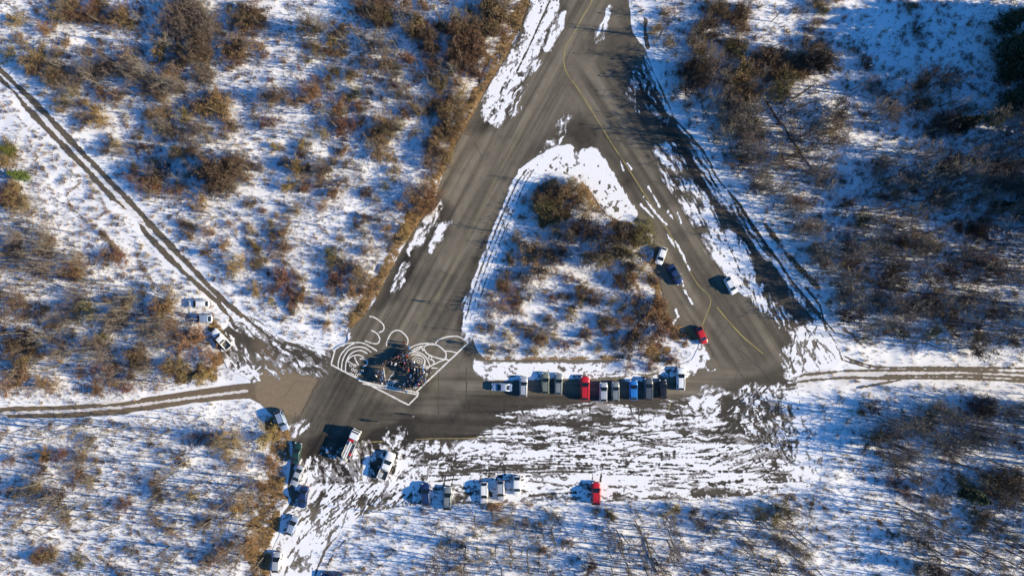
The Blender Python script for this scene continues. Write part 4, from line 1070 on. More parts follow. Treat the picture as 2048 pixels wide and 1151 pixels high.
for i, (x, y, r, k) in enumerate(s_ind):
    me = SHRUBS[int(RNG.integers(0, 5))] if k != 't' else SHRUBS[(1, 3)[i % 2]]
    o = obj('shrub', me); s_ = r / 2.4
    o.location = W(x, y, ground_z(x, y)); o.rotation_euler = (0, 0, RNG.uniform(0, 6.28)); o.scale = (s_, s_, s_ * RNG.uniform(0.8, 1.15) * (1.9 if k == 'd' else 1.0))
    o.material_slots[0].link = 'OBJECT'; o.material_slots[0].material = M[KM[k]]
    zn = zone_of(x, y)
    sw = 'broad ' if r > 2.3 else ('medium ' if r > 1.6 else 'small ')
    tag(o, sw + KW[k] + ' ' + WHERE[zn] + sub_of(zn, x, y), 'shrub', sw + KW[k] + ' ' + WHERE[zn] + sub_of(zn, x, y))
# --- the rest of the woods as instanced masses
def instancer(name, pts, meshes, label, cat, mat=None):
    """points carrying position, size, spin and kind; each shows one of the meshes"""
    col = bpy.data.collections.new(name + '_kinds')
    for i, me in enumerate(meshes):
        col.objects.link(bpy.data.objects.new('%s_%02d' % (name, i), me))
    me = bpy.data.meshes.new(name)
    me.from_pydata([p[0] for p in pts], [], [])
    add_attr(me, 'size', [p[1] for p in pts]); add_attr(me, 'spin', [p[2] for p in pts])
    a = me.attributes.new('pick', 'INT', 'POINT'); a.data.foreach_set('value', np.array([p[3] for p in pts], np.int32))
    o = obj(name, me)
    ng = bpy.data.node_groups.new(name, 'GeometryNodeTree')
    ng.interface.new_socket('Geometry', in_out='INPUT', socket_type='NodeSocketGeometry')
    ng.interface.new_socket('Geometry', in_out='OUTPUT', socket_type='NodeSocketGeometry')
    gi = ng.nodes.new('NodeGroupInput'); go = ng.nodes.new('NodeGroupOutput')
    ci = ng.nodes.new('GeometryNodeCollectionInfo'); ci.inputs['Collection'].default_value = col
    ci.inputs['Separate Children'].default_value = True; ci.inputs['Reset Children'].default_value = True
    ip = ng.nodes.new('GeometryNodeInstanceOnPoints'); ip.inputs['Pick Instance'].default_value = True
    def na(n, t):
        q = ng.nodes.new('GeometryNodeInputNamedAttribute'); q.data_type = t; q.inputs['Name'].default_value = n; return q.outputs['Attribute']
    cx = ng.nodes.new('ShaderNodeCombineXYZ')
    L = ng.links.new
    L(gi.outputs[0], ip.inputs['Points']); L(ci.outputs[0], ip.inputs['Instance']); L(na('pick', 'INT'), ip.inputs['Instance Index'])
    L(na('size', 'FLOAT'), ip.inputs['Scale']); L(na('spin', 'FLOAT'), cx.inputs[2]); L(cx.outputs[0], ip.inputs['Rotation'])
    L(ip.outputs[0], go.inputs[0])
    md = o.modifiers.new('spread', 'NODES'); md.node_group = ng
    tag(o, label, cat, kind='stuff')
    return o
instancer('woodland', [(W(x, y, ground_z(x, y)), s_, rz, v) for (x, y, s_, v, rz) in t_rest], [t[2] for t in TREES], 'bare grey brown wood of many thin trees behind the larger ones', 'woodland')
um = []
for k in 'bdrogt':
    for i in (0, 1, 2, 3, 4):
        m2 = SHRUBS[i].copy(); m2.materials.clear(); m2.materials.append(M[KM[k]]); um.append(m2)
instancer('undergrowth', [(W(x, y, ground_z(x, y)), r / 2.4, RNG.uniform(0, 6.28), 'bdrogt'.index(k) * 5 + int(RNG.integers(0, 5))) for (x, y, r, k) in s_rest], um, 'low brown undergrowth of small shrubs spread through the snowy woods', 'undergrowth')
sm = []
for k in 'bdot':
    for i in range(4):
        m2 = SMALL[i].copy(); m2.materials.clear(); m2.materials.append(M[KM[k]]); sm.append(m2)
pts = []
n = 30000
xs = RNG.uniform(-140, 2188, n); ys = RNG.uniform(-140, 1291, n)
pr = np.clip((samp(lit, xs, ys) - 0.02) * 1.5 + samp(tan, xs, ys) * 0.5, 0, 1) * (samp(pave_b, xs, ys) < 0.3)
for x, y in zip(xs[RNG.random(n) < pr], ys[RNG.random(n) < pr]):
    if samp(pave_b, x, y) > 0.3: continue
    pts.append((W(x, y, ground_z(x, y)), RNG.uniform(0.35, 1.0), RNG.uniform(0, 6.28), int(RNG.integers(0, 16))))
instancer('scrub', pts, sm, 'knee high dry scrub and weed stems poking through the snow', 'scrub')
def tufts(name, n, dens, h, w, mat, label, cat, blades=5):
    xs = RNG.uniform(-140, 2188, n * 3); ys = RNG.uniform(-140, 1291, n * 3)
    keep = RNG.random(n * 3) < dens(xs, ys)
    xs, ys = xs[keep][:n], ys[keep][:n]
    k = len(xs)
    zb = samp(hgt, xs, ys)
    c = np.stack([(xs - 1024) * S, (575.5 - ys) * S, zb], 1)
    c = np.repeat(c, blades, 0) + np.concatenate([RNG.normal(0, 0.10, (k * blades, 2)), np.full((k * blades, 1), -0.03)], 1)
    az = RNG.random(k * blades) * 2 * PI
    hh = h * RNG.uniform(0.5, 1.3, k * blades); lean = RNG.uniform(0.1, 0.9, k * blades) * hh
    tip = c + np.stack([np.cos(az) * lean, np.sin(az) * lean, hh], 1)
    sd_ = np.stack([-np.sin(az), np.cos(az), np.zeros_like(az)], 1) * w
    v = np.stack([c - sd_, c + sd_, tip], 1).reshape(-1, 3)
    me = make_mesh(name, v, np.arange(len(v)).reshape(-1, 3), mat)
    return tag(obj(name, me), label, cat, kind='stuff')
tufts('weeds', 62000, lambda x, y: np.clip(samp(lit, x, y) * 2.0, 0.05, 1) * (samp(pave_b, x, y) < 0.25), 0.42, 0.035, M['grass'], 'dark dead weeds speckling the open snow', 'weeds')
tufts('verge_grass', 26000, lambda x, y: np.clip(samp(tan, x, y) * 1.3 - 0.3, 0, 1) * (samp(pave_b, x, y) < 0.6), 0.5, 0.04, M['tan_grass'], 'tan dead grass along the pavement edges', 'grass', 6)
# --- conifers
def conifer(x, y, s_, v, green, label, group=None):
    bx, by = base_of(x, y, CONIF[v][2] * s_ * 0.4)
    t = empty('conifer_tree', W(bx, by, ground_z(bx, by)), RNG.uniform(0, 6.28)); t.scale = (s_, s_, s_)
    tag(t, label, 'tree', group)
    obj('trunk', CONIF[v][0], t); c = obj('crown', CONIF[v][1], t)
    if green: c.material_slots[0].link = 'OBJECT'; c.material_slots[0].material = M['needles_g']
conifer(37, 350, 0.62, 1, True, 'small mossy green conifer left of the gravel track')
conifer(15, 300, 0.55, 1, True, 'small olive conifer at the left edge above the mossy green one')
conifer(1948, 990, 0.95, 1, False, 'dark evergreen tree beside the big brown bush at lower right')
conifer(1936, 245, 0.9, 1, False, 'dark green conifer inside the blue tree shadow at upper right')
conifer(1998, 236, 0.7, 1, True, 'olive green conifer right of the darker one at upper right')
conifer(2006, 412, 0.75, 1, False, 'dark conifer in the right wood at the right edge')
conifer(1731, 440, 0.45, 1, False, 'small dark conifer inside the wood right of the right arm')
conifer(1843, 168, 0.5, 1, False, 'small dark conifer standing in blue shadow at upper right')
for x, y, s_, in ((2028, 40, 0.85), (2046, 85, 1.15), (2032, 140, 0.8), (2052, 195, 1.05)):
    conifer(x, y, s_, 0, False, 'black shaded tall conifer in the row at the top of the right edge', 'tall conifers at the right edge')
for q in range(46):
    x = RNG.uniform(2075, 2330); y = RNG.choice([RNG.uniform(20, 80), RNG.uniform(100, 150), RNG.uniform(150, 330), RNG.uniform(380, 440)])
    conifer(x, y, RNG.uniform(1.0, 1.4), 0, False, 'tall conifer beyond the right edge of the view', 'conifers beyond the right edge')
# --- a fallen trunk in the right wood and a standing tree's trunk, laid flat, in the lower wood
def log(x0, y0, x1, y1, r, label):
    a = np.array(W(x0, y0, ground_z(x0, y0) + r)); b = np.array(W(x1, y1, ground_z(x1, y1) + r * 0.7))
    rng = np.random.default_rng(int(x0)); d = unit(b - a); L = np.linalg.norm(b - a)
    t = empty('lying_trunk', tuple(a))
    pts = [a + (b - a) * k / 8 + np.append(rng.normal(0, 0.10, 2), 0) * (0 < k < 8) for k in range(9)]
    sg = path_segs([p - a for p in pts], r, r * 0.4)
    obj('trunk', make_mesh('trunk', *tubes(sg, 8), M['bark_dark'], True), t)
    for k in range(9):
        q = rng.uniform(0.35, 1); p = (b - a) * q
        br = path_segs(bend_path(rng, p, unit(d + rng.normal(0, 0.7, 3) + np.array([0, 0, 0.2])), rng.uniform(0.8, 2.2), 3, 0.15), 0.05, 0.015)
        obj('branch', make_mesh('branch', *tubes(br, 4), M['bark_dark']), t)
    tag(t, label, 'fallen trunk')
log(1528, 198, 1632, 352, 0.22, 'long dark fallen trunk lying diagonally in the right wood')
log(1289, 1072, 1312, 1142, 0.20, 'dark mossy standing tree trunk laid flat in the lower wood below the apron')
# --- strips of ditch ice beside the taxiway
for i, (a, b, w_) in enumerate(((( 985, 118), (962, 165), .55), ((805, 445), (795, 470), .5), ((786, 482), (776, 505), .5), ((762, 528), (755, 545), .55))):
    me_o = ribbon('ditch_ice', dense([a, b], 6), w_, 0.16 + ground_z(*a), M['ice'], None, 0.05, 0.4, 0.12)
    tag(me_o, ('thin grey ice strip in the grass near the taxiway top', 'longer grey ice strip in the verge grass left of the slush', 'grey ice strip in the verge just below the longer one', 'short lowest ice strip in the verge above the drawing')[i], 'ice')
print('veg', round(time.time() - T0, 1), len(trees), len(shr), len(pts), flush=True)
# ------------------------------------------------------------------ vehicles
def paint(name, col, metal=0.25):
    return simple(name, col, 0.35, metal, var=0.06, coat=0.6, scale=1.2)
PAINT = {'white': paint('white_paint', (0.80, 0.80, 0.79), 0.0), 'silver': paint('silver_paint', (0.50, 0.51, 0.53), 0.35), 'bluesilver': paint('blue_silver_paint', (0.33, 0.40, 0.52), 0.3),
         'red': paint('red_paint', (0.50, 0.012, 0.018), 0.0), 'blue': paint('blue_paint', (0.02, 0.17, 0.52), 0.1), 'navy': paint('navy_paint', (0.018, 0.04, 0.12), 0.2), 'black': paint('black_paint', (0.012, 0.013, 0.016), 0.1),
         'grey': paint('dark_grey_paint', (0.10, 0.11, 0.125), 0.3), 'greygreen': paint('grey_green_paint', (0.26, 0.28, 0.27), 0.3), 'olive': paint('olive_paint', (0.19, 0.21, 0.16), 0.2), 'darkgreen': paint('dark_green_paint', (0.02, 0.055, 0.045), 0.2)}
M['glass'] = simple('car_glass', (0.012, 0.018, 0.022), 0.08, 0.0)
M['tyre'] = simple('tyre_rubber', (0.02, 0.02, 0.02), 0.9, var=0.2)
M['rim'] = simple('alloy_rim', (0.45, 0.45, 0.46), 0.35, 0.8)
M['lamp'] = simple('headlight_glass', (0.75, 0.76, 0.78), 0.15)
M['tail'] = simple('tail_light', (0.35, 0.01, 0.01), 0.2)
M['trim'] = simple('black_trim', (0.025, 0.025, 0.027), 0.6)
M['bed'] = simple('truck_bed_liner', (0.10, 0.095, 0.085), 0.8, var=0.3)
M['steel'] = simple('dull_steel', (0.28, 0.28, 0.27), 0.5, 0.4, var=0.2)
def bm_mesh(name, bm, mat, smooth=False):
    bmesh.ops.recalc_face_normals(bm, faces=bm.faces)
    me = bpy.data.meshes.new(name); bm.to_mesh(me); bm.free()
    me.materials.append(mat)
    if smooth: me.polygons.foreach_set('use_smooth', [True] * len(me.polygons))
    return me
def bm_box(bm, c, d, bev=0.0, taper=1.0):
    r = bmesh.ops.create_cube(bm, size=1.0)
    vs_ = r['verts']
    for v in vs_:
        k = taper if v.co.z > 0 else 1.0
        v.co = Vector((c[0] + v.co.x * d[0] * k, c[1] + v.co.y * d[1] * k, c[2] + v.co.z * d[2]))
    if bev:
        es = list({e for v in vs_ for e in v.link_edges})
        bmesh.ops.bevel(bm, geom=es, offset=bev, segments=2, affect='EDGES', profile=0.6)
def box_mesh(name, c, d, mat, bev=0.0, taper=1.0):
    bm = bmesh.new(); bm_box(bm, c, d, bev, taper); return bm_mesh(name, bm, mat)
def loft_mesh(name, secs, mat, smooth=True):
    """secs: list of (x, [(y, z), ...]) half sections, mirrored in y and capped"""
    bm = bmesh.new(); rings = []
    for x, hs in secs:
        full = [(y, z) for y, z in hs] + [(-y, z) for y, z in reversed(hs)]
        rings.append([bm.verts.new((x, y, z)) for y, z in full])
    n = len(rings[0])
    for a, b in zip(rings[:-1], rings[1:]):
        for i in range(n): bm.faces.new((a[i], a[(i + 1) % n], b[(i + 1) % n], b[i]))
    bm.faces.new(rings[0]); bm.faces.new(list(reversed(rings[-1])))
    return bm_mesh(name, bm, mat, smooth)
def pane(name, quad, off, th=0.02):
    """flat pane on four corners, pushed out along its normal"""
    q = [Vector(p) for p in quad]
    n = (q[1] - q[0]).cross(q[3] - q[0]).normalized()
    bm = bmesh.new()
    a = [bm.verts.new(p + n * off) for p in q]; b = [bm.verts.new(p + n * (off - th)) for p in q]
    bm.faces.new(a); bm.faces.new(list(reversed(b)))
    for i in range(4): bm.faces.new((a[i], b[i], b[(i + 1) % 4], a[(i + 1) % 4]))
    return bm_mesh(name, bm, M['glass'])
def inset(quad, k):
    c = sum((Vector(p) for p in quad), Vector()) / 4
    return [Vector(p) + (c - Vector(p)) * k for p in quad]
def wheel_meshes(r, w):
    bm = bmesh.new()
    prof = [(0.62 * r, -w / 2), (0.93 * r, -w / 2), (r, -w * 0.32), (r, w * 0.32), (0.93 * r, w / 2), (0.62 * r, w / 2)]
    n = 16; rings = []
    for k in range(n):
        a = 2 * PI * k / n
        rings.append([bm.verts.new((rr * math.cos(a), y, rr * math.sin(a))) for rr, y in prof])
    for k in range(n):
        A, B = rings[k], rings[(k + 1) % n]
        for i in range(len(prof)): bm.faces.new((A[i], A[(i + 1) % len(prof)], B[(i + 1) % len(prof)], B[i]))
    ty = bm_mesh('tyre', bm, M['tyre'], True)
    bm = bmesh.new(); bmesh.ops.create_cone(bm, cap_ends=True, segments=16, radius1=0.62 * r, radius2=0.62 * r, depth=w * 0.8, matrix=Matrix.Rotation(PI / 2, 4, 'X'))
    ri = bm_mesh('rim', bm, M['rim'])
    return ty, ri
# kind: length, width, height, bonnet height, belt height, windscreen base x, roof front x, roof rear x, rear glass base x (x forward from the middle, in length units)
KIND = {'sedan': (4.65, 1.80, 1.45, 0.92, 0.95, .225, .045, -.19, -.35), 'hatch': (4.05, 1.74, 1.50, 0.92, 0.97, .27, .085, -.32, -.46), 'wagon': (4.70, 1.80, 1.48, 0.92, 0.97, .24, .07, -.355, -.475),
        'suv': (4.65, 1.88, 1.72, 1.05, 1.10, .245, .08, -.36, -.48), 'pickup': (5.70, 1.96, 1.85, 1.12, 1.15, .215, .10, -.085, -.13)}
def make_car(kind):
    L, Wd, H_, hb, bl, xa, xb, xc, xd = KIND[kind]
    hw = Wd / 2; A, B, Cc, Dd = xa * L, xb * L, xc * L, xd * L
    P = []
    zb = 0.24 if kind in ('sedan', 'hatch', 'wagon') else 0.32
    def half(x, zt, w, edge): return (x, [(0.0, zt + 0.03), (w * 0.55, zt + 0.02), (w * 0.90, zt - edge * 0.35), (w, zt - edge), (w * 1.0, (zb + zt) / 2), (w * 0.95, zb), (0.0, zb)])
    e = 0.14
    tail = hb if kind == 'pickup' else bl
    secs = [half(-L / 2, tail * 0.70, hw * 0.80, e), half(-L / 2 + 0.06, tail * 0.97, hw * 0.90, e), half(-L / 2 + 0.35, tail, hw * 0.98, e)]
    if kind == 'pickup':
        secs = [half(-L * 0.14, bl * 0.97, hw * 0.98, e), half(-L * 0.13, bl, hw, e)]
    secs += [half(Dd + 0.05, bl, hw, e) if kind != 'pickup' else half(-L * 0.10, bl, hw, e), half(0, bl, hw, e), half(A, bl * 0.985, hw, e), half(A + (L / 2 - A) * 0.5, hb, hw * 0.985, e), half(L / 2 - 0.30, hb * 0.93, hw * 0.93, e), half(L / 2 - 0.07, hb * 0.83, hw * 0.82, e), half(L / 2, hb * 0.62, hw * 0.70, e)]
    P.append(('body', loft_mesh('body', secs, PAINT['white']), None))
    # cabin shell and its panes
    wb, wr = hw * 0.93, hw * 0.74; zr = H_; z0 = bl - 0.02
    m_ = (B + Cc) / 2
    cab = [(A + 0.02, [(0, z0 + 0.03), (wb * 0.96, z0 + 0.02), (wb, z0), (0, z0 - 0.1)]), (B, [(0, zr - 0.015), (wr * 0.9, zr - 0.035), (wr, zr - 0.10), (0, z0 - 0.1)]), (m_, [(0, zr + 0.015), (wr * 0.92, zr - 0.01), (wr * 1.02, zr - 0.08), (0, z0 - 0.1)]),
           (Cc, [(0, zr - 0.02), (wr * 0.88, zr - 0.04), (wr * 0.98, zr - 0.11), (0, z0 - 0.1)]), (Dd - 0.02, [(0, z0 + 0.03), (wb * 0.93, z0 + 0.02), (wb * 0.97, z0), (0, z0 - 0.1)])]
    bm = bmesh.new(); rows = []
    for x, q in cab:
        y3 = wb if x in (A + 0.02,) else wb
        rows.append([bm.verts.new((x, s_ * y, z)) for s_, y, z in ((1, wb if True else 0, z0 - 0.02), (1, q[2][0], q[2][1]), (1, q[1][0], q[1][1]), (1, 0.0, q[0][1]), (-1, q[1][0], q[1][1]), (-1, q[2][0], q[2][1]), (-1, wb, z0 - 0.02))])
    for a, b in zip(rows[:-1], rows[1:]):
        for i in range(6): bm.faces.new((a[i], a[i + 1], b[i + 1], b[i]))
    P.append(('cabin', bm_mesh('cabin', bm, PAINT['white']), None))
    ws = [(A + 0.02, wb * 0.95, z0 + 0.035), (A + 0.02, -wb * 0.95, z0 + 0.035), (B, -wr * 0.9, zr - 0.03), (B, wr * 0.9, zr - 0.03)]
    P.append(('windscreen', pane('windscreen', inset(ws, 0.07), -0.016, 0.012) if False else pane('windscreen', inset([ws[1], ws[0], ws[3], ws[2]], 0.06), 0.022), None))
    rw = [(Dd - 0.02, -wb * 0.92, z0 + 0.035), (Dd - 0.02, wb * 0.92, z0 + 0.035), (Cc, wr * 0.88, zr - 0.035), (Cc, -wr * 0.88, zr - 0.035)]
    P.append(('rear_window', pane('rear_window', inset([rw[1], rw[0], rw[3], rw[2]], 0.10), 0.022), None))
    spl = [(A, B), (m_, m_), (Dd, Cc)]
    for s_ in (1, -1):
        for k in (0, 1):
            (x0, t0), (x1, t1) = spl[k], spl[k + 1]
            if kind == 'pickup' and k == 1 and False: continue
            q = [(x0, s_ * wb * 0.995, z0 + 0.03), (x1, s_ * wb * 0.995, z0 + 0.03), (t1, s_ * wr * 1.0, zr - 0.10), (t0, s_ * wr * 1.0, zr - 0.10)]
            q = inset(q, 0.10)
            if s_ < 0: q = [q[1], q[0], q[3], q[2]]
            q = [q[1], q[0], q[3], q[2]]
            P.append(('side_window', pane('side_window', q, 0.03), None))
    r = 0.32 if kind in ('sedan', 'hatch', 'wagon') else 0.38
    ty, ri = wheel_meshes(r, 0.22)
    for sx in (0.305, -0.29):
        for s_ in (1, -1): P.append(('wheel', (ty, ri), (sx * L, s_ * (hw - 0.09), r)))
    for s_ in (1, -1):
        P.append(('headlight', box_mesh('headlight', (L / 2 - 0.15, s_ * hw * 0.66, hb * 0.78), (0.26, 0.36, 0.14), M['lamp'], 0.03), None))
        P.append(('tail_light', box_mesh('tail_light', (-L / 2 + 0.03, s_ * hw * 0.74, tail * 0.80), (0.12, 0.24, 0.22), M['tail'], 0.02), None))
        P.append(('mirror', box_mesh('mirror', (A - 0.25, s_ * (hw + 0.06), bl + 0.04), (0.16, 0.24, 0.14), M['trim'], 0.03), None))
    P.append(('front_bumper', box_mesh('front_bumper', (L / 2 - 0.10, 0, zb + 0.18), (0.26, hw * 1.55, 0.22), M['trim'], 0.05), None))
    P.append(('rear_bumper', box_mesh('rear_bumper', (-L / 2 + 0.05, 0, zb + 0.18), (0.20, hw * 1.65, 0.20), M['trim'], 0.05), None))
    if kind in ('suv', 'wagon'):
        for s_ in (1, -1): P.append(('roof_rail', box_mesh('roof_rail', (m_, s_ * wr * 0.90, zr + 0.035), ((B - Cc) * 0.86, 0.05, 0.05), M['trim'], 0.01), None))
    if kind == 'pickup':
        x0, x1 = -L / 2 + 0.02, -L * 0.145; cx = (x0 + x1) / 2; ln = x1 - x0; zt = hb + 0.06
        P.append(('bed_floor', box_mesh('bed_floor', (cx, 0, 0.66), (ln - 0.02, Wd - 0.2, 0.12), M['bed'], 0.01), None))
        for s_ in (1, -1): P.append(('bed_side', box_mesh('bed_side', (cx, s_ * (hw - 0.075), (zt + 0.42) / 2), (ln, 0.13, zt - 0.42), PAINT['white'], 0.03), 'paint'))
        P.append(('tailgate', box_mesh('tailgate', (x0 + 0.05, 0, (zt + 0.5) / 2), (0.09, Wd - 0.29, zt - 0.52), PAINT['white'], 0.02), 'paint'))
        P.append(('bed_front', box_mesh('bed_front', (x1 - 0.05, 0, (zt + 0.5) / 2), (0.08, Wd - 0.29, zt - 0.52), PAINT['white'], 0.02), 'paint'))
    return P
CARS = {k: make_car(k) for k in KIND}
PAINTED = ('body', 'cabin', 'bed_side', 'tailgate', 'bed_front')
def place_car(x, y, ang, kind, col, label, group, sc_=1.0, name='parked_car', z=0.065):
    bx, by = base_of(x, y, 0.9)
    root = empty(name, W(bx, by, z if samp(pave_s, bx, by) > 0 else ground_z(bx, by) + 0.01), R(ang)); root.scale = (sc_, sc_, sc_)
    tag(root, label, 'pickup truck' if kind == 'pickup' else 'car', group)
    for nm, me, loc in CARS[kind]:
        if nm == 'wheel':
            w = bpy.data.objects.new('wheel', None); w.empty_display_size = 0.2; C.objects.link(w); w.parent = root; w.location = loc
            obj('tyre', me[0], w); obj('rim', me[1], w)
            continue
        o = obj(nm, me, root)
        if nm in PAINTED: o.material_slots[0].link = 'OBJECT'; o.material_slots[0].material = PAINT[col]
    return root
GA = 'cars parked along the island strip'; GB = 'cars parked on the right arm'; GC = 'cars in the lower parking row'; GD = 'cars along the lower left grass verge'; GE = 'cars at the gravel track mouth'
for a in ((1004, 774, 178, 'sedan', 'bluesilver', 'pale blue silver sedan parked sideways at the left end of the island row', GA, .92), (1047, 773, 89, 'suv', 'silver', 'silver grey estate car next to the sideways sedan', GA, .90),
          (1091, 766, 90, 'wagon', 'olive', 'olive green car in the island row, third from the left', GA, .93), (1117, 768, 88, 'wagon', 'greygreen', 'grey car with roof rails just right of the olive green car', GA, .94),
          (1170, 776, 90, 'wagon', 'red', 'bright red wagon in the middle of the island row', GA, 1.07), (1207, 784, 89, 'hatch', 'silver', 'small silver hatchback right of the bright red wagon', GA, 1.0),
          (1231, 783, 90, 'suv', 'greygreen', 'grey green car between the silver hatchback and the blue car', GA, .88), (1267, 780, 90, 'hatch', 'blue', 'bright blue hatchback in the island row', GA, 1.02),
          (1297, 778, 90, 'suv', 'grey', 'dark grey suv right of the bright blue hatchback', GA, 1.0), (1326, 778, 91, 'hatch', 'black', 'black car between the dark grey suv and the white wagon', GA, .98),
          (1362, 758, 89, 'wagon', 'white', 'white wagon at the right end of the island row', GA, 1.0),
          (1323, 511, -110, 'hatch', 'white', 'white hatchback on the brown grass edge of the right arm', GB, .92), (1351, 549, -60, 'sedan', 'navy', 'dark navy car right behind the white hatchback on the right arm', GB, .95),
          (1462, 571, -62, 'hatch', 'white', 'white car standing at the edge of the snow patch on the right arm', GB, .92), (1404, 671, -66, 'hatch', 'red', 'red car at the snowy lower right corner of the island', GB, .9),
          (852, 988, 92, 'suv', 'navy', 'dark navy suv at the left end of the lower row', GC, 1.0), (895, 996, 88, 'wagon', 'greygreen', 'grey car with dark windscreen beside the dark navy suv in the lower row', GC, 1.02),
          (968, 985, -90, 'wagon', 'white', 'white wagon parked nose down, left of the three white cars', GC, .94), (1001, 981, -89, 'suv', 'silver', 'silver suv between the two white cars of the lower row', GC, .92),
          (1034, 971, -90, 'hatch', 'white', 'white car parked highest of the three in the lower row', GC, 1.0), (1192, 986, 90, 'suv', 'red', 'red suv standing alone in the lower parking row', GC, 1.0),
          (563, 840, -68, 'suv', 'bluesilver', 'pale blue silver suv on the verge beside the dirt track', GD, .95), (593, 906, 80, 'sedan', 'darkgreen', 'dark green car in shadow below the pale suv on the verge', GD, .95),
          (594, 951, -112, 'sedan', 'silver', 'silver car with snow around it between two dark cars on the verge', GD, .95), (606, 994, -100, 'sedan', 'navy', 'navy car below the silver car on the verge', GD, .98),
          (584, 1051, 68, 'hatch', 'bluesilver', 'silver blue hatchback on clean snow at lower left', GD, 1.0), (553, 1124, 86, 'hatch', 'silver', 'silver hatchback lowest in the left verge row', GD, 1.05), (664, 1154, 178, 'sedan', 'navy', 'dark car cut by the bottom edge of the photo', GD, 1.0),
          (397, 607, 180, 'wagon', 'white', 'white wagon parked across the snow beside the gravel track', GE, .92), (405, 637, 179, 'hatch', 'bluesilver', 'blue grey hatchback just below the white wagon at the gravel track', GE, 1.0)):
    place_car(*a)
place_car(442, 678, 133, 'pickup', 'white', 'white pickup with open bed at the gravel track mouth', GE, .88, 'pickup_truck')
pk = place_car(773, 931, 68, 'pickup', 'white', 'big white pickup with loaded bed on the edge of the torn snow', None, 1.04, 'pickup_truck')
o = obj('cargo_box', box_mesh('cargo_box', (0, 0, 0), (0.95, 0.75, 0.5), simple('grey_cargo', (0.45, 0.47, 0.48), 0.6, var=0.2), 0.04))
o.location = pk.matrix_basis @ Vector((-2.0, 0.38, 0.975)); o.rotation_euler = (0, 0, R(68)); tag(o, 'pale grey cargo box lying in the bed of the big white pickup', 'box')
# --- the boom truck
tx, ty_ = base_of(703, 887, 1.0)
bt = empty('boom_truck', W(tx, ty_, 0.034), R(66))
bt.scale = (0.95, 0.95, 0.95)
tag(bt, 'white boom truck with red boxes and a long folded boom on its back', 'truck')
def tp(name, c, d, mat, bev=0.04, taper=1.0, parent=bt): return obj(name, box_mesh(name, c, d, mat, bev, taper), parent)
cab_ = tp('cab', (2.35, 0, 1.62), (1.95, 2.05, 1.75), PAINT['white'], 0.18, 0.95)
tp('windscreen', (3.30, 0, 1.95), (0.10, 1.70, 0.72), M['glass'], 0.02)
tp('roof_hatch', (3.00, 0, 2.52), (0.30, 1.55, 0.09), M['trim'], 0.02)
for s_ in (1, -1):
    tp('side_window', (2.55, s_ * 1.0, 1.95), (0.95, 0.07, 0.6), M['glass'], 0.02); tp('mirror', (3.1, s_ * 1.2, 1.9), (0.12, 0.22, 0.40), M['trim'], 0.03)
    tp('headlight', (3.33, s_ * 0.75, 0.85), (0.10, 0.34, 0.22), M['lamp'], 0.02); tp('tail_light', (-3.2, s_ * 0.85, 0.85), (0.08, 0.22, 0.16), M['tail'], 0.01)
tp('front_bumper', (3.34, 0, 0.55), (0.2, 2.05, 0.3), M['trim'], 0.04)
tp('chassis', (-0.4, 0, 0.72), (6.2, 0.95, 0.28), M['trim'], 0.03)
tp('deck', (-0.95, 0, 1.05), (4.4, 2.0, 0.14), M['steel'], 0.02)
M['red_box'] = PAINT['red']
tp('red_locker', (0.95, 0.35, 1.55), (0.50, 0.95, 0.80), PAINT['red'], 0.06); tp('winch', (0.55, -0.55, 1.42), (0.6, 0.6, 0.6), M['steel'], 0.08)
tp('turret', (0.15, 0.0, 1.45), (0.7, 0.7, 0.75), M['trim'], 0.08)
tp('boom', (-1.35, 0.28, 2.05), (4.1, 0.30, 0.34), PAINT['white'], 0.04); tp('upper_boom', (-1.55, -0.18, 2.08), (3.9, 0.22, 0.26), PAINT['white'], 0.03)
tp('boom_joint', (-3.35, 0.05, 2.05), (0.35, 0.75, 0.42), M['steel'], 0.06)
tp('red_toolbox', (-2.05, -0.72, 1.40), (0.60, 0.42, 0.50), PAINT['red'], 0.04)
for s_ in (1, -1): tp('side_rail', (-1.2, s_ * 0.97, 1.28), (3.7, 0.07, 0.32), PAINT['white'], 0.02)
tp('lift_basket', (-3.55, 0.1, 1.45), (0.75, 1.45, 0.85), simple('pale_basket', (0.50, 0.49, 0.42), 0.6, var=0.2), 0.06, 0.94)
ty2, ri2 = wheel_meshes(0.45, 0.30)
for lx in (2.45, -1.75):
    for s_ in (1, -1):
        w = bpy.data.objects.new('wheel', None); w.empty_display_size = 0.2; C.objects.link(w); w.parent = bt; w.location = (lx, s_ * 0.88, 0.45)
        obj('tyre', ty2, w); obj('rim', ri2, w)
# ------------------------------------------------------------------ people
M['skin'] = simple('skin', (0.50, 0.31, 0.22), 0.6, var=0.1)
COATS = {'black': (0.018, 0.018, 0.022), 'navy': (0.02, 0.03, 0.075), 'red': (0.45, 0.025, 0.03), 'grey': (0.17, 0.17, 0.18), 'white': (0.72, 0.72, 0.72), 'olive': (0.09, 0.095, 0.045), 'brown': (0.14, 0.08, 0.045), 'blue': (0.04, 0.16, 0.42), 'yellow': (0.60, 0.47, 0.06), 'pink': (0.55, 0.16, 0.25)}
CM = {k: simple(k + '_coat', v, 0.85, var=0.2, scale=6) for k, v in COATS.items()}
TM = [simple('dark_trousers', (0.02, 0.022, 0.03), 0.85, var=0.2), simple('blue_jeans', (0.05, 0.075, 0.14), 0.85, var=0.2), simple('brown_trousers', (0.09, 0.07, 0.05), 0.85, var=0.2)]
HM = [simple('dark_hair', (0.02, 0.014, 0.01), 0.7), simple('brown_hair', (0.07, 0.045, 0.025), 0.7), simple('knit_hat_grey', (0.13, 0.13, 0.14), 0.9), simple('knit_hat_black', (0.015, 0.015, 0.018), 0.9)]
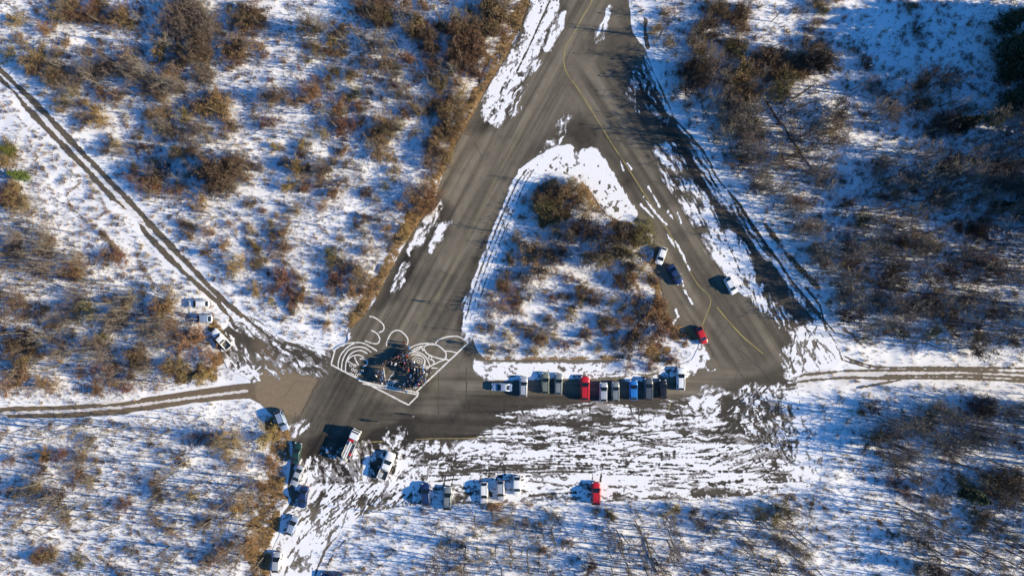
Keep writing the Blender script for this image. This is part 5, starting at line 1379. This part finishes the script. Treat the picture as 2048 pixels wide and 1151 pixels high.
M['boot'] = simple('black_boots', (0.015, 0.014, 0.013), 0.7)
def body_mesh(seed, pose):
    """one continuous skinned figure, 1.74 m tall, facing +X; material slots: coat, trousers, skin, hair, boots"""
    V, E, Rd = [], [], []
    def add(p, r, par=None):
        V.append(p); Rd.append(r if isinstance(r, tuple) else (r, r))
        if par is not None: E.append((par, len(V) - 1))
        return len(V) - 1
    st = {'stand': 0.0, 'walk': 0.28, 'fold': 0.0, 'raise': 0.0}[pose]
    pel = add((0, 0, 0.93), (0.16, 0.13)); ch = add((0.0, 0, 1.18), (0.165, 0.12), pel); sh = add((0.0, 0, 1.40), (0.15, 0.11), ch)
    nk = add((0.01, 0, 1.50), 0.062, sh); hd = add((0.03, 0, 1.585), 0.088, nk); ht = add((0.025, 0, 1.685), 0.082, hd)
    ns = add((0.115, 0, 1.60), 0.022, hd)
    for s_ in (1, -1):
        sx = st * s_
        hp = add((0, s_ * 0.10, 0.86), 0.105, pel); kn = add((0.03 + sx * 0.55, s_ * 0.11, 0.48), 0.072, hp); an = add((-0.01 + sx * (1.0 if s_ > 0 else 0.9), s_ * 0.115, 0.10), 0.05, kn)
        add((0.16 + sx, s_ * 0.125, 0.05), 0.045, an)
        so = add((0, s_ * 0.19, 1.40), 0.078, sh)
        if pose == 'fold': el = (0.10, s_ * 0.29, 1.14); wr = (0.27, s_ * 0.08, 1.16); hn = (0.30, s_ * 0.02, 1.18)
        elif pose == 'raise' and s_ > 0: el = (0.10, 0.36, 1.48); wr = (0.22, 0.30, 1.72); hn = (0.24, 0.28, 1.80)
        else: el = (-0.03 - sx * 0.3, s_ * 0.27, 1.13); wr = (0.08 - sx * 0.5, s_ * 0.29, 0.88); hn = (0.11 - sx * 0.5, s_ * 0.29, 0.80)
        e_ = add(el, 0.060, so); w_ = add(wr, 0.046, e_); h_ = add(hn, 0.040, w_)
        d = (Vector(hn) - Vector(wr)).normalized(); side = d.cross(Vector((0, s_, 0.3))).normalized()
        for k in range(4):
            b0 = Vector(hn) + side * (k - 1.5) * 0.019 + d * 0.03
            f1 = add(tuple(b0 + d * 0.02), 0.009, h_); f2 = add(tuple(b0 + d * (0.045 + 0.006 * (1 - abs(k - 1.2))) + Vector((0.012, -s_ * 0.008, 0))), 0.008, f1)
        add(tuple(Vector(hn) + side * 0.045 + d * 0.012), 0.010, h_)
    me = bpy.data.meshes.new('person_skeleton'); me.from_pydata(V, E, [])
    o = bpy.data.objects.new('person_skeleton', me); C.objects.link(o)
    md = o.modifiers.new('skin', 'SKIN'); md.use_smooth_shade = True
    for i, sv in enumerate(me.skin_vertices[0].data): sv.radius = Rd[i]; sv.use_root = (i == 0)
    sb = o.modifiers.new('sub', 'SUBSURF'); sb.levels = 1; sb.render_levels = 1
    dg = bpy.context.evaluated_depsgraph_get(); dg.update()
    ev = o.evaluated_get(dg); m2 = bpy.data.meshes.new_from_object(ev)
    bpy.data.objects.remove(o); bpy.data.meshes.remove(me)
    m2.name = 'person'; m2.materials.clear()
    for m_ in (CM['black'], TM[0], M['skin'], HM[0], M['boot']): m2.materials.append(m_)
    mi = []
    for p in m2.polygons:
        c = p.center
        if c.z > 1.50 and abs(c.y) < 0.13: k = 3 if (c.z > 1.655 or c.x < 0.02) else 2
        elif c.z > 0.86 and abs(c.y) < 0.22: k = 0
        elif c.z < 0.13: k = 4
        elif abs(c.y) > 0.20 or (pose == 'fold' and c.x > 0.13 and c.z > 1.0): k = 0 if c.z > 0.87 and not (pose == 'raise' and c.z > 1.72) else 2
        else: k = 0 if c.z > 0.78 else 1
        mi.append(k)
    m2.polygons.foreach_set('material_index', mi)
    m2.polygons.foreach_set('use_smooth', [True] * len(mi))
    return m2
BODY = [body_mesh(1, 'stand'), body_mesh(2, 'fold'), body_mesh(3, 'walk'), body_mesh(4, 'raise')]
def person(x, y, ang, pose, coat, label, group=None):
    o = obj('person', BODY[pose]); s_ = RNG.uniform(0.92, 1.06)
    o.location = W(x, y, 0.032); o.rotation_euler = (0, 0, ang); o.scale = (s_, s_, s_)
    for k, m_ in ((0, CM[coat]), (1, TM[int(RNG.integers(0, 3))]), (3, HM[int(RNG.integers(0, 4))])):
        o.material_slots[k].link = 'OBJECT'; o.material_slots[k].material = m_
    return tag(o, label, 'person', group)
pa = dense(smooth_line([(1085, 462), (1095, 505), (1062, 555), (1010, 598), (935, 622), (872, 645), (842, 685), (822, 735), (815, 790), (840, 850)]), 14)
pb = dense(smooth_line([(1010, 598), (1080, 612), (1132, 652), (1182, 692), (1232, 712), (1280, 742), (1282, 792), (1252, 842), (1200, 872), (1100, 900), (1050, 885)]), 14)
pc = dense(smooth_line([(880, 690), (940, 655), (1030, 645), (1090, 690), (1135, 745), (1150, 800), (1105, 862), (1020, 870)]), 14)
spots = []
for path, rows in ((pa, 3), (pb, 4), (pc, 2)):
    for (qx, qy) in path:
        for r_ in range(rows):
            a_ = (qx + RNG.normal() * 20, qy + RNG.normal() * 20)
            if all((a_[0] - b_[0]) ** 2 + (a_[1] - b_[1]) ** 2 > 20 ** 2 for b_ in spots): spots.append(a_)
spots = [a_ for a_ in spots if math.hypot(a_[0] - 918, (a_[1] - 728) * 0.85) > 68][:180]
keys = ['black'] * 9 + ['navy'] * 7 + ['grey'] * 3 + ['brown', 'olive'] + ['red'] + ['blue'] * 4 + ['white'] * 3 + ['yellow', 'pink']
for (qx, qy) in spots:
    x, y = D(qx, qy); bx, by = base_of(x, y, 1.2)
    coat = keys[int(RNG.integers(0, len(keys)))]
    side = 'upper rim' if qy < 600 else ('left side' if qx < 950 else ('right side' if qx > 1150 else 'lower side'))
    cx, cy = D(1010, 735)
    ang = math.atan2(-(cy - y), cx - x) + RNG.normal() * 0.4
    person(bx, by, ang, int(RNG.choice([0, 0, 1, 1, 2, 3], p=[.25, .2, .25, .15, .1, .05])), coat, 'person in %s coat on the %s of the standing crowd' % (coat, side), 'crowd on the line drawing, %s coats, %s' % (coat, side))
person(757, 843, 2.6, 2, 'black', 'person in black coat walking alone above the boom truck')
person(827, 830, 1.2, 0, 'grey', 'person in grey coat standing below the tip of the line drawing')
person(862, 604, -1.9, 2, 'navy', 'person in navy coat walking alone on the taxiway above the drawing')
person(929, 686, 3.0, 0, 'olive', 'person in olive coat at the right tip of the line drawing')
print('done', round(time.time() - T0, 1), len(spots), flush=True)
